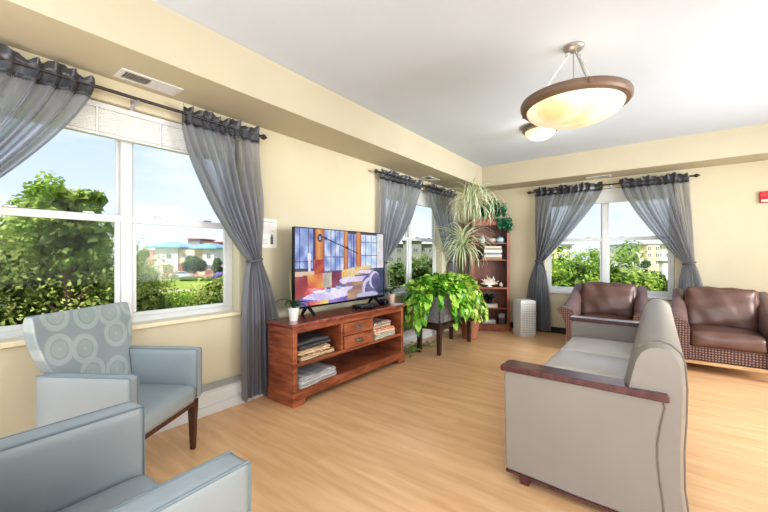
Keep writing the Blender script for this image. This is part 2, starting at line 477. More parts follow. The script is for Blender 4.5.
blind(W3, MBACK, 'white blind raised to the top of the end wall window', 2.14)

# ------------------------------------------------------------------ CURTAINS
def curtain_rod(a, b, M4, label, brackets, y=-.10, z=2.40):
    root = thing('curtain_rod', label, 'curtain rod'); root.matrix_world = M4
    MB().tube([(a,y,z),(b,y,z)], .011, 10).build('rod', M['rod'], root)
    for s, x in ((-1, a), (1, b)):
        fn = MB(); pr = [(.008,0),(.014,.004),(.014,.012),(.009,.018),(.022,.035),(.026,.05),(.018,.066),(.006,.082),(.001,.09)]
        R = Matrix.Translation((x,y,z)) @ Matrix.Rotation(s*PI/2, 4, 'Y')
        fn.lathe(pr, 14, M=R); fn.build('finial', M['rod'], root)
    for x in brackets:
        br = MB(); br.box(x-.008, x+.008, y, -.002, z-.02, z-.011).box(x-.012, x+.012, -.006, 0, z-.06, z+.02).box(x-.008, x+.008, y-.014, y+.014, z-.016, z-.010).box(x-.008,x+.008,y-.006,y+.006,z-.05,z-.016)
        br.build('bracket', M['nickel'], root, bevel=.002)
    return root
curtain_rod(-.55, 1.93, MLEFT, 'dark metal curtain rod above the large near window', (.966,))
curtain_rod(3.70, 5.92, MLEFT, 'dark metal curtain rod above the window behind the plants', (4.87,))
curtain_rod(-1.72, .38, MBACK, 'dark metal curtain rod above the end wall window', (-.56,))

def curtain(a, b, tie, tz, ba, bb, M4, label, folds, side, seed, y=-.10, zt=2.44, zb=.03, pw=1.35, tw=.12):
    """a..b = span on the rod; side=+1: tied towards +x (a is the free edge), -1: tied towards -x (b is the free edge)"""
    rnd = random.Random(seed)
    root = thing('curtain', label, 'curtain', group='grey sheer curtains'); root.matrix_world = M4
    ni = folds*12
    am = [rnd.uniform(.45,1.35) for _ in range(folds+3)]; sh = [rnd.uniform(-.32,.32) for _ in range(folds+3)]
    rodz = zt-.04
    def wave(ft):
        k = int(ft); f = ft-k
        amp = am[k]*(1-f)+am[k+1]*f; p = sh[k]*(1-f)+sh[k+1]*f
        w_ = math.sin(2*PI*(ft+p)); return amp*(w_*.8+.28*math.sin(4*PI*(ft+p)+1.0)+.12*math.sin(7.3*PI*ft)), amp
    def row_at(z, hdr=False):
        row = []
        for i in range(ni+1):
            t = i/ni; ft = t*folds; wv, amp = wave(ft)
            x_top = a+(b-a)*t; zz = z
            if z >= rodz-.001:
                A = .010 + .45*abs(z-rodz); x = x_top; yy = y + A*wv - (.024 if hdr else 0)
                zz = z + (z-rodz)/.04*(.012*math.sin(2.3*ft+seed)+.006*math.sin(9*ft))
            elif z >= tz:
                q = (rodz-z)/(rodz-tz)
                s = t if side > 0 else 1-t      # 0 = free edge, 1 = outer edge
                xt = tie+(t-.5)*tw
                e = q**(pw*(1-s)+1.0*s)
                x = x_top+(xt-x_top)*e
                A = (.016+.036*math.sin(PI*min(1,q*.95)) + .012*q)
                x += .012*math.cos(2*PI*ft)*amp*(1-q)
                yy = y + A*wv + .012*math.sin(3*PI*q+ft*.7)
            else:
                q = (tz-z)/(tz-zb)
                qq = 1-(1-q)**3.2
                xt = tie+(t-.5)*tw; xb = ba+(bb-ba)*t
                x = xt+(xb-xt)*qq; A = .032+.018*qq
                yy = y + A*wv*(.7+.3*math.cos(3*ft)) + .01*math.sin(5*q+ft)
            row.append((x, min(-.045, yy), zz))
        return row
    zs = [rodz-.07-(rodz-.07-tz)*k/36 for k in range(37)] + [tz-(tz-zb)*k/22 for k in range(1, 23)]
    dm = MB().grid([row_at(z) for z in zs])
    of = [rnd.uniform(0,1)**1.3 for _ in range(folds*3+3)]
    for n_ in range(len(dm.f)):
        j, i = divmod(n_, ni); g_ = i/ni*folds*3; k = int(g_); f = g_-k; f = f*f*(3-2*f)
        o_ = of[k]*(1-f)+of[k+1]*f; z = zs[j]
        q = min(1, max(0, (z-tz)/(rodz-tz))); o_ *= (.15+.85*q**.5) if z > tz else .12
        dm.c[n_] = (o_, o_, o_, 1)
    dm.build('drape', M['curtain'], root, smooth=180)
    MB().grid([row_at(zt-.011*k+.012, True) for k in range(12)]+[row_at(rodz-.05), row_at(rodz-.085)]).build('header', M['header'], root, smooth=180)
    tb = MB(); pts = []
    for i in range(17):
        an = 2*PI*i/16; pts.append((tie+(tw/2+.008)*math.cos(an), y+.0+.05*math.sin(an), tz+.012*math.cos(an)*side))
    tb.tube(pts, .012, 8); tb.build('tieback', M['tie'], root)
    return root
curtain(-.48, .72, -.22, 1.24, -.40, -.02, MLEFT, 'grey sheer curtain at the left edge, sweeping left over the near window', 13, -1, 1)
curtain(1.25, 1.91, 1.885, 1.26, 1.76, 2.15, MLEFT, 'full length grey curtain tied back beside the television stand', 8, 1, 2, pw=1.65, tw=.12)
curtain(3.74, 4.80, 3.80, 1.22, 3.68, 3.93, MLEFT, 'grey curtain tied back behind the right side of the television', 8, -1, 3)
curtain(4.95, 5.86, 5.84, 1.20, 5.65, 5.95, MLEFT, 'grey curtain between the corner window and the tall striped plant', 8, 1, 4)
curtain(-1.69, -.67, -1.60, 1.20, -1.83, -1.41, MBACK, 'grey curtain tied back beside the white air purifier', 9, -1, 5)
curtain(-.46, .34, .35, 1.20, .20, .55, MBACK, 'grey curtain tied back behind the right hand brown chair', 8, 1, 6)

# ------------------------------------------------------------------ WALL HEATERS, VENTS, NOTICE, ALARM
def heater(y0, y1, label):
    root = thing('baseboard_heater', label, 'heater', (XL+.012, y0, 0), 0)
    L = y1-y0
    b = MB(); b.box(.0, .05, 0, L, .04, .21); b.build('housing', M['whitem'], root, bevel=.003)
    MB().hexa([(.05,0,.10),(.066,0,.10),(.066,L,.10),(.05,L,.10)], [(.05,0,.185),(.06,0,.185),(.06,L,.185),(.05,L,.185)]).build('front_panel', M['white'], root, bevel=.002)
    MB().hexa([(.0,0,.21),(.062,0,.198),(.062,L,.198),(.0,L,.21)], [(.0,0,.235),(.064,0,.213),(.064,L,.213),(.0,L,.235)]).build('top_cover', M['heatgrey'], root, bevel=.002)
    MB().hexa([(.0,0,.0),(.07,0,.0),(.07,L,.0),(.0,L,.0)], [(.0,0,.04),(.066,0,.075),(.066,L,.075),(.0,L,.04)]).build('lower_lip', M['white'], root, bevel=.002)
    return root
heater(-.6, 2.0, 'long white baseboard heater below the large near window')
heater(3.76, 5.75, 'white baseboard heater on the wall behind the planter')

def vent(loc, rz, label, L=.36, W=.17):
    root = thing('ceiling_vent', label, 'vent', loc, rz, 'white air vents')
    f = MB(); f.box(-L/2, L/2, -W/2, -W/2+.028, -.008, 0).box(-L/2, L/2, W/2-.028, W/2, -.008, 0).box(-L/2, -L/2+.03, -W/2+.028, W/2-.028, -.008, 0).box(L/2-.03, L/2, -W/2+.028, W/2-.028, -.008, 0)
    f.build('frame', M['white'], root, bevel=.002)
    MB().box(-L/2+.02, L/2-.02, -W/2+.02, W/2-.02, -.0015, -.0005).build('duct', M['rod'], root, smooth=0)
    s = MB()
    n = 22
    for i in range(n):
        x = -L/2+.035+(L-.07)*i/(n-1); tl = .006 if i < n//2 else -.006
        s.hexa([(x-tl-.001,-W/2+.026,-.009),(x-tl+.001,-W/2+.026,-.009),(x-tl+.001,W/2-.026,-.009),(x-tl-.001,W/2-.026,-.009)],
               [(x+tl-.001,-W/2+.026,-.001),(x+tl+.001,-W/2+.026,-.001),(x+tl+.001,W/2-.026,-.001),(x+tl-.001,W/2-.026,-.001)])
    s.build('louvres', M['white'], root, smooth=0)
    return root
vent((-2.84, 1.02, ZS), PI/2, 'white louvred vent in the soffit above the large near window', .38, .17)
vent((-2.84, 4.95, ZS), PI/2, 'white louvred vent in the soffit between the two corner window curtains', .34, .15)
vent((-.72, 6.42, ZS), 0, 'white louvred vent in the soffit above the end wall window', .34, .15)

nt_ = thing('wall_notice', 'white printed notice on the wall between the near curtain and television', 'notice', (XL, 2.09, 1.52))
MB().box(0, .004, -.105, .105, -.14, .14).build('paper', M['paper'], nt_, smooth=0)
q = MB(); q.box(.004, .005, -.08, .07, .105, .112)
for i in range(9):
    q.box(.004, .005, -.085, random.Random(i).uniform(.02,.085), .085-i*.011, .088-i*.011)
for i in range(4): q.box(.004, .005, -.085, .0, -.06-i*.014, -.057-i*.014)
q.build('printed_lines', simple('grey_ink', (170,160,160), .7), nt_, smooth=0)
MB().box(.004, .0055, .03, .062, -.105, -.03).box(.004,.0055,.036,.056,-.028,-.012).build('printed_symbol', simple('faded_ink', (110,106,106), .7), nt_, smooth=0)

al = thing('fire_alarm', 'red fire alarm strobe on the end wall at the right edge', 'alarm', (1.115, YB, 2.05))
MB().box(-.07, .07, -.035, 0, -.01, .072).build('housing', M['red'], al, bevel=.006)
MB().box(-.07, .07, -.03, 0, -.072, -.01).build('back_plate', M['red'], al, bevel=.006)
MB().rbox((0, -.036, -.046), (.128, .03, .034), .01, n=6).build('strobe_lens', M['lens'], al)

# ------------------------------------------------------------------ LIGHT FIXTURES
def pendant(loc, R, drop, label):
    root = thing('bowl_pendant', label, 'ceiling light', loc, math.radians(54))
    MB().lathe([(.001,0),(.072,0),(.072,-.012),(.062,-.026),(.042,-.034),(.02,-.04),(.001,-.04)], 28, cap=False).build('canopy', M['nickel'], root)
    MB().lathe([(R*.86,-drop-.012),(R*.985,-drop-.0),(R,-drop-.012),(R*.995,-drop-.04),(R*.96,-drop-.056),(R*.87,-drop-.064),(R*.85,-drop-.05),(R*.85,-drop-.02),(R*.86,-drop-.012)], 56, cap=False).build('rim', M['bronze'], root)
    prof = []
    for i in range(15):
        a = i/14*PI/2; prof.append((max(.001, R*.88*math.cos(a)), -drop-.055-R*.33*math.sin(a)))
    MB().lathe(prof, 56, cap=False).build('glass_bowl', M['bowl'], root, smooth=180)
    MB().tube([(0,0,-.035),(0,0,-drop)], .004, 6).build('cord', M['nickel'], root)
    for k in range(3):
        a = k*2*PI/3; ca, sa = math.cos(a), math.sin(a)
        r = MB(); r.tube([(.06*ca,.06*sa,-.075),(R*.86*ca,R*.86*sa,-drop)], .0065, 8)
        for j in range(3):
            z = -.038-j*.014; rr = .045+j*.006
            pts = [(rr*ca+.0*math.cos(t), rr*sa, z+.0) for t in (0,)]
            ring = []
            for q in range(13):
                t = 2*PI*q/12
                off = (math.cos(t)*.008, math.sin(t)*.010)
                if j % 2: ring.append((rr*ca+off[0]*ca, rr*sa+off[0]*sa, z+off[1]))
                else: ring.append((rr*ca-off[0]*sa, rr*sa+off[0]*ca, z+off[1]))
            r.tube(ring, .0022, 6)
        r.build('rod', M['nickel'], root)
        MB().lathe([(.001,.012),(.012,.01),(.014,0),(.012,-.01),(.001,-.012)], 12, (R*1.0*ca, R*1.0*sa, -drop-.03), cap=False).build('knob', M['bronze'], root)
    return root
pendant((-.50, 3.01, ZC), .374, .40, 'large bowl pendant light with brown rim hanging nearest')
def flush(loc, R, label):
    root = thing('flush_light', label, 'ceiling light', loc)
    MB().lathe([(.001,0),(R*.8,0),(R*.96,-.02),(R,-.035),(R,-.05),(R*.97,-.058),(R*.84,-.062),(R*.82,-.05),(R*.82,-.04)], 40, cap=False).build('rim', M['bronze'], root)
    prof = [(max(.001, R*.85*math.cos(i/12*PI/2)), -.055-R*.52*math.sin(i/12*PI/2)) for i in range(13)]
    MB().lathe(prof, 40, cap=False).build('glass_bowl', M['bowl'], root, smooth=180)
flush((-1.13, 4.62, ZC), .205, 'small round ceiling light farther away behind the large pendant')

# ------------------------------------------------------------------ PALE BLUE ARMCHAIRS (local: faces +Y, origin centre of front edge on the floor)
def blue_chair(loc, rz, label, W=.66, arm=.075, backmat='rings', ah=.69, al=.55):
    root = thing('armchair', label, 'armchair', loc, rz, 'pale blue vinyl armchairs')
    h = W/2
    for s in (-1, 1):
        x0, x1 = (s*h, s*(h-arm)) if s > 0 else (s*h, s*(h-arm)); lo, hi = min(x0,x1), max(x0,x1)
        a = MB(); a.rbox(((lo+hi)/2, -al/2, (ah+.34)/2), (arm, al, ah-.34), .014, (.004,0,.004), n=8)
        ar = a.build('arm', M['blue'], root, smooth=180)
        p = MB(); e = .006
        for xx in (lo+.004, hi-.004):
            p.tube([(xx,-al+.005,ah-.002),(xx,-.006,ah-.002),(xx,.0,ah-.01),(xx,.0,.36)], .0045, 6)
        p.build('piping', M['bluepipe'], ar)
    MB().rbox((0, -.26, .385), (W-2*arm-.004, .53, .12), .035, (0,.012,.022), n=12).build('seat', M['blue'], root, smooth=180)
    MB().hexa([(-h+.03,-.52,.30),(h-.03,-.52,.30),(h-.03,-.01,.30),(-h+.03,-.01,.30)], [(-h+.03,-.52,.335),(h-.03,-.52,.335),(h-.03,-.01,.335),(-h+.03,-.01,.335)]).build('seat_rail', M['walnut'], root, bevel=.004)
    # back: S-curved, flares to the top
    loops = []
    for k in range(15):
        t = k/14; z = .34+t*.64
        wd = (W-2*arm)/2-.004 if z < .70 else 0
        f = max(0, (z-.62)/.36)
        hw = (W/2-arm-.004) + (arm+.012)*(min(1, f*1.6)**.8 if f > 0 else 0)
        if z < .70: hw = min(hw, W/2-arm-.004 + (arm+.012)*max(0,(z-.66)/.04)) if z > .66 else W/2-arm-.004
        yf = -al+.08 - .055*t - .05*t*t; th = .085-.025*t
        if k == 14: th -= .015; hw -= .004
        r = .012; n = 8; lp = []
        for i in range(n+1):
            u = -1+2*i/n; lp.append((hw*u, yf+.012*u*u, z + .004*(1-u*u)))
        for i in range(n, -1, -1):
            u = -1+2*i/n; lp.append((hw*u*.985, yf-th+.006*u*u, z))
        loops.append(lp)
    MB().loft(loops).build('backrest', M[backmat], root, bevel=.008, smooth=50)
    for sx in (-1, 1):
        for sy, bend in ((-.035, 0), (-.53, -.05)):
            x = sx*(h-.045)
            MB().hexa([(x-.014,sy-.014+bend,0),(x+.014,sy-.014+bend,0),(x+.014,sy+.014+bend,0),(x-.014,sy+.014+bend,0)],
                      [(x-.024,sy-.026,.34),(x+.024,sy-.026,.34),(x+.024,sy+.026,.34),(x-.024,sy+.026,.34)]).build('leg', M['walnut'], root, bevel=.003)
    return root
blue_chair((-2.315, .945, 0), math.radians(33-90), 'blue-grey armchair with ring patterned back under the large window', W=.635, arm=.06, ah=.675, al=.525)
blue_chair((-1.345, .585, 0), math.radians(3), 'pale blue vinyl armchair in the near left corner, cut off by the frame', W=.79, arm=.10, ah=.70)

# ------------------------------------------------------------------ GREY SOFA (local: origin at floor, +X is its back, length along Y)
def sofa():
    y0, y1 = 2.10, 4.27
    root = thing('sofa', 'warm grey vinyl sofa with mahogany arm caps seen from its end', 'sofa', (0, y0, 0)); L = y1-y0
    def side(ya, yb):
        prof = [(-.70,.062),(-.705,.10),(-.715,.60),(-.70,.635)]
        prof += [(.02,.635),(.028,.60),(.012,.52),(.0,.43),(.0,.36),(.008,.26),(.02,.17),(.03,.045)]
        # swept lower edge
        prof += [(-.08,.040),(-.2,.042),(-.34,.044),(-.5,.054)]
        a = [(x, ya, z) for x, z in prof]; b = [(x, yb, z) for x, z in prof]
        return MB().loft([a, b]), prof
    for (ya, yb) in ((0, .11), (L-.11, L)):
        m, prof = side(ya, yb)
        pn = m.build('arm_panel', M['greyv'], root, bevel=.010, smooth=50)
        p = MB()
        pts = prof[4:12]
        for yy in (ya+.003, yb-.003):
            p.tube([(x+.001, yy, z) for x, z in pts], .0045, 6)
        p.build('piping', M['greypipe'], pn)
        r = MB(); lo = prof[11:]+[prof[0]]
        v = []; 
        for x, z in lo: v.append((x, z))
        A = [(x, ya-.004, z-.012) for x, z in v] ; B = [(x, yb+.004, z-.012) for x, z in v]
        C = [(x, yb+.004, z+.002) for x, z in v] ; D = [(x, ya-.004, z+.002) for x, z in v]
        r.grid([A,B,C,D,A]); r.build('base_rail', M['mahog'], pn, smooth=50)
        # arm cap, thick at the ends
        cp = MB(); ca = []; cb = []
        top = [(-.732,.648),(-.730,.664),(-.70,.668),(-.3,.664),(0,.668),(.035,.668),(.045,.655),(.045,.628),(.0,.628),(-.3,.632),(-.66,.634),(-.725,.632)]
        cp.loft([[(x, ya-.016, z) for x, z in top], [(x, yb+.016, z) for x, z in top]])
        cp.build('arm_cap', M['mahog'], root, bevel=.005, smooth=50)
    # back: leaning slab with soft rolled top
    n = 26
    loops = []
    prof = [(-.14,.30),(-.165,.45),(-.150,.60),(-.118,.74),(-.098,.82),(-.072,.868),(-.035,.896),(.01,.904),(.05,.892),(.085,.86),(.10,.82),(.108,.70),(.105,.55),(.098,.42),(.10,.25),(.115,.12),(.035,.12),(.0,.3)]
    for k in range(n+1):
        t = k/n; e = min(t, 1-t)*L
        sh = 1-.30*max(0, 1-e/.05)**2
        lp = []
        for x, z in prof:
            cx, cz = 0, .5
            zz = z if z < .6 else .6+(z-.6)*(1-.10*max(0,1-e/.05)**2)
            lp.append((cx+(x-cx)*(1-.18*max(0,1-e/.04)**2), .004+t*(L-.008), zz))
        loops.append(lp)
    bk = MB().loft(loops).build('backrest', M['greyv'], root, smooth=60)
    p = MB(); 
    for yy in (.012, L-.012):
        MB().tube([(x, yy, z) for x, z in prof[5:16]], .0045, 6).build('piping', M['greypipe'], bk)
    nseat = 3; sw = (L-.22)/nseat
    for i in range(nseat):
        yc = .11+sw*(i+.5)
        MB().rbox((-.405, yc, .40), (.60, sw-.004, .15), .04, (.01,.0,.03), n=12).build('seat_cushion', M['seatv'], root, smooth=180)
    MB().box(-.70, .0, .10, L-.10, .11, .33).build('base', M['greyv'], root, bevel=.01)
    for x, lz in ((-.60, .055), (-.04, .04)):
        for y in (.028, L-.028):
            MB().hexa([(x-.022,y-.022,0),(x+.022,y-.022,0),(x+.022,y+.022,0),(x-.022,y+.022,0)], [(x-.03,y-.03,lz),(x+.03,y-.03,lz),(x+.03,y+.03,lz),(x-.03,y+.03,lz)]).build('leg', M['mahog'], root, bevel=.003)
    return root
sofa()

# ------------------------------------------------------------------ BROWN CHAIRS (local: faces -Y, origin centre-front on floor)
def brown_chair(loc, rz, label, W, D=.86):
    root = thing('club_chair', label, 'armchair', loc, rz, 'brown leather chairs by the end wall')
    h = W/2; at = .13; sw = W-2*at
    MB().box(-h+at*.4, h-at*.4, .04, D-.06, .14, .30).build('base', M['dots'], root, bevel=.012)
    MB().box(-h+.07, h-.07, .025, D-.05, .10, .138).build('base_rail', M['oakrail'], root, bevel=.006)
    for s in (-1, 1):
        loops = []
        for k in range(13):
            t = k/12; y = -.0+t*(D-.04)
            zt = .60 + .06*t + .24*max(0, t-.25)**1.2*1.3     # arm sweeps up to the back
            fl = .075*(1-t)**1.5                              # front flares outwards
            xi = h-at; xo = h
            lp = [(xi+.01, .14), (xi, .35), (xi-.0, zt-.10), (xi+.02, zt-.035), (xi+.05+fl*.6, zt-.005), (xo-.03+fl, zt), (xo+fl*1.2, zt-.02), (xo+fl*1.25, zt-.05), (xo+fl*.5, zt-.11), (xo-.015, .38), (xo-.03, .14)]
            loops.append([(s*x, y, z) for x, z in lp])
            if s < 0: loops[-1].reverse()
        a = MB().loft(loops)
        for fi, f in enumerate(a.f):   # leather on the inner/top faces, dotted weave outside and in front
            if len(f) > 4: a.mi[fi] = 1; continue
            cx = sum(a.v[i][0] for i in f)/4*s; cz = sum(a.v[i][2] for i in f)/4
            a.mi[fi] = 1 if (cx > h-.05 and cz < .62 + 0*cz and cx > h-.035 and cz < sum(a.v[i][1] for i in f)/4*.35+.57) else 0
        a.build('arm', None, root, smooth=50, mats=[M['leather2'], M['dots']])
    MB().rbox((0, (D-.2)/2-.0, .375), (sw-.006, D-.22, .17), .05, (0,.015,.03), n=14, wr=.0015).build('seat_cushion', M['leather'], root, smooth=180)
    R = Matrix.Translation((0, D-.24, .66)) @ Matrix.Rotation(-.22, 4, 'X')
    MB().rbox((0,0,0), (sw+.03, .17, .50), .06, (.01,.05,.015), n=18, M=R, wr=.0035).build('back_cushion', M['leather'], root, smooth=180)
    lp0 = [(-h+.05,D-.16,.14),(h-.05,D-.16,.14),(h-.05,D-.04,.14),(-h+.05,D-.04,.14)]
    lp1 = [(-h+.06,D-.10,.60),(h-.06,D-.10,.60),(h-.06,D+.0,.60),(-h+.06,D+.0,.60)]
    lp2 = [(-h+.10,D-.06,.84),(h-.10,D-.06,.84),(h-.10,D+.03,.84),(-h+.10,D+.03,.84)]
    MB().loft([lp0, lp1, lp2]).build('backrest', M['dots'], root, bevel=.02)
    for sx in (-1, 1):
        for y in (.045, D-.12):
            x = sx*(h-.05)
            MB().hexa([(x-.02,y-.02,0),(x+.02,y-.02,0),(x+.02,y+.02,0),(x-.02,y+.02,0)], [(x-.03,y-.03,.15),(x+.03,y-.03,.15),(x+.03,y+.03,.15),(x-.03,y+.03,.15)]).build('leg', M['oakrail'], root, bevel=.003)
    return root
brown_chair((-.565, 5.42, 0), 0, 'brown leather chair directly in front of the end wall window', .90)
brown_chair((.60, 5.26, 0), 0, 'brown leather chair at the right with dotted fabric base', .88)

# ------------------------------------------------------------------ TV STAND
SX0, SX1, SY0, SY1, SH = -2.835, -2.48, 1.985, 3.66, .715
tv = thing('tv_stand', 'reddish cherry wood television stand with two drawers and open shelves', 'tv stand', (SX0, SY0, 0))
D_, L_ = SX1-SX0, SY1-SY0
MB().box(-.0, D_+.03, -.03, L_+.03, SH-.028, SH).box(0, D_+.012, -.012, L_+.012, SH-.045, SH-.028).build('top', M['cherryd'], tv, bevel=.008)
for y in (0, L_-.045):
    MB().box(0, D_, y, y+.045, .10, SH-.045).build('side_panel', M['cherry'], tv, bevel=.004)
pl = MB(); pl.box(-.0, D_+.012, -.012, .06, .0, .12).box(0, D_+.012, L_-.06, L_+.012, 0, .12).box(D_-.03, D_+.012, .06, L_-.06, .055, .12)
for yy, s in ((.06, 1), (L_-.06, -1)):
    pl.hexa([(D_-.03,min(yy,yy+s*.03),.0),(D_+.012,min(yy,yy+s*.03),.0),(D_+.012,max(yy,yy+s*.03),.0),(D_-.03,max(yy,yy+s*.03),.0)],
            [(D_-.03,min(yy,yy+s*.08),.056),(D_+.012,min(yy,yy+s*.08),.056),(D_+.012,max(yy,yy+s*.08),.056),(D_-.03,max(yy,yy+s*.08),.056)])
pl.build('plinth', M['cherry'], tv, bevel=.004)
MB().box(0, D_, .045, L_-.045, .10, .135).build('bottom_shelf', M['cherry'], tv, bevel=.003)
MB().box(0, D_, .045, L_-.045, .335, .365).build('middle_shelf', M['cherry'], tv, bevel=.003)
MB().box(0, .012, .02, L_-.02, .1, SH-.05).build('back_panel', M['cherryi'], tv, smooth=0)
MB().box(D_-.025, D_, .045, L_-.045, SH-.085, SH-.045).build('top_rail', M['cherry'], tv, bevel=.003)
D1, D2 = .60, 1.07
for y in (D1, D2):
    MB().box(.012, D_-.002, y-.015, y+.015, .365, SH-.05).build('divider', M['cherry'], tv, bevel=.002)
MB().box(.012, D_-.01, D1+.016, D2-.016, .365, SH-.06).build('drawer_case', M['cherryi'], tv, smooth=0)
for z0, z1 in ((.372, .495), (.503, .626)):
    d = MB().box(D_-.012, D_+.012, D1+.022, D2-.022, z0, z1).build('drawer', M['cherry'], tv, bevel=.005)
    zc = (z0+z1)/2; yc = (D1+D2)/2
    k = MB()
    rows = []
    for j in range(7):
        a = j/6*PI*.55; r_ = .055*math.cos(a*.0)+0
        rows.append([(D_+.012+.022*math.sin(PI*i/10)*math.sin(a+.15), yc+.05*math.cos(PI*i/10), zc+.014-.026*(1-math.cos(a))*1.0*math.sin(PI*i/10)) for i in range(11)])
    k.grid(rows); k.box(D_+.011, D_+.015, yc-.055, yc+.055, zc-.004, zc+.022)
    k.build('handle', M['pewter'], d, smooth=60)

def folded(loc, size, layers, cols, label, rz=0, seed=0, cat='blanket', name='folded_blanket'):
    """a folded textile: rounded layers, front folds visible"""
    root = MB(); rnd = random.Random(seed)
    lx, ly, lz = size; h = lz/layers
    for i in range(layers):
        c = cols[i % len(cols)]; dx = rnd.uniform(-.008,.008); dy = rnd.uniform(-.01,.01); 
        n = 8; base = i*h
        loops = []
        for k in range(15):
            t = k/14; y = -ly/2+ly*t+dy
            lp = []
            sag = .006*math.sin(t*9+i+seed)
            for q in range(9):
                a = -PI/2+PI*q/8; lp.append((lx/2-h/2+dx+h/2*math.cos(a)*1.2+.006*math.sin(t*7+i), y, base+h/2+h*.5*math.sin(a)+ (sag if i == layers-1 and a > 0 else 0)))
            lp += [(-lx/2+dx, y, base+h+(sag if i == layers-1 else 0)), (-lx/2+dx, y, base)]
            loops.append(lp)
        root.loft(loops, col=lin(c))
    # stripes/prints on alternating faces
    for i, f in enumerate(root.f):
        if rnd.random() < .38 and root.c[i] is not None and len(cols) > 1:
            root.c[i] = lin(cols[(rnd.randrange(len(cols)))])
    o = root.build(name, M['vc'], None, smooth=50); o.location = loc; o.rotation_euler.z = rz
    return tag(o, label, cat)
bx = SX0+.175
folded((bx+.02, SY0+.30, .3655), (.27,.42,.055), 3, [(222,205,170),(214,190,150),(150,110,84)], 'cream and tan printed folded blanket under the dark grey towel', .05, 1)
folded((bx+.03, SY0+.27, .421), (.27,.36,.035), 2, [(226,214,190),(200,160,120)], 'cream folded cloth in the middle of the left shelf stack', -.05, 4)
folded((bx-.0, SY0+.28, .457), (.25,.40,.075), 2, [(74,72,74),(84,82,84)], 'dark grey folded towel on top of the left shelf stack', .06, 2, 'towel', 'folded_towel')
folded((bx+.03, SY0+.30, .1355), (.29,.46,.09), 5, [(196,196,194),(160,162,164),(214,212,208)], 'pale grey folded blanket on the lower left shelf', .08, 3)
folded((bx+.03, SY0+1.31, .3655), (.27,.38,.06), 3, [(206,214,206),(170,196,176),(216,170,140)], 'mint and white printed folded quilt at the bottom of the right shelf', .03, 5, 'quilt', 'folded_quilt')
folded((bx+.03, SY0+1.31, .426), (.28,.36,.05), 2, [(226,206,184),(214,130,90),(224,216,204)], 'orange flowered folded quilt in the middle of the right shelf', -.04, 6, 'quilt', 'folded_quilt')
folded((bx+.01, SY0+1.30, .477), (.26,.34,.07), 2, [(196,178,160),(150,128,116),(222,212,200)], 'beige patterned folded quilt on top of the right shelf stack', .05, 7, 'quilt', 'folded_quilt')

# ------------------------------------------------------------------ TELEVISION with its picture
tvx = -2.74
TV = thing('television', 'large flat screen television showing a restaurant interior', 'television', (tvx, 2.20, SH))
TW, TH, TZ = 1.40, .79, .075
MB().box(-.035, 0, 0, TW, TZ, TZ+TH).box(-.075, -.035, .25, TW-.25, TZ+.05, TZ+.45).build('housing', M['blackg'], TV, bevel=.005)
fr = MB(); fr.box(0, .006, 0, TW, TZ, TZ+.018).box(0, .006, 0, TW, TZ+TH-.008, TZ+TH).box(0, .006, 0, .008, TZ, TZ+TH).box(0, .006, TW-.008, TW, TZ, TZ+TH)
fr.build('bezel', M['blackg'], TV, bevel=.001)
for y, s in ((.18, -1), (TW-.18, 1)):
    MB().hexa([(-.11,y-.012,0),(-.085,y-.012,0),(-.085,y+.012,0),(-.11,y+.012,0)],[(-.04,y-.012,TZ+.03),(-.01,y-.012,TZ+.01),(-.01,y+.012,TZ+.01),(-.04,y+.012,TZ+.03)]).hexa([(.085,y-.012,0),(.11,y-.012,0),(.11,y+.012,0),(.085,y+.012,0)],[(-.03,y-.012,TZ+.01),(-.005,y-.012,TZ+.03),(-.005,y+.012,TZ+.03),(-.03,y+.012,TZ+.01)]).build('foot', M['blackg'], TV, bevel=.002)
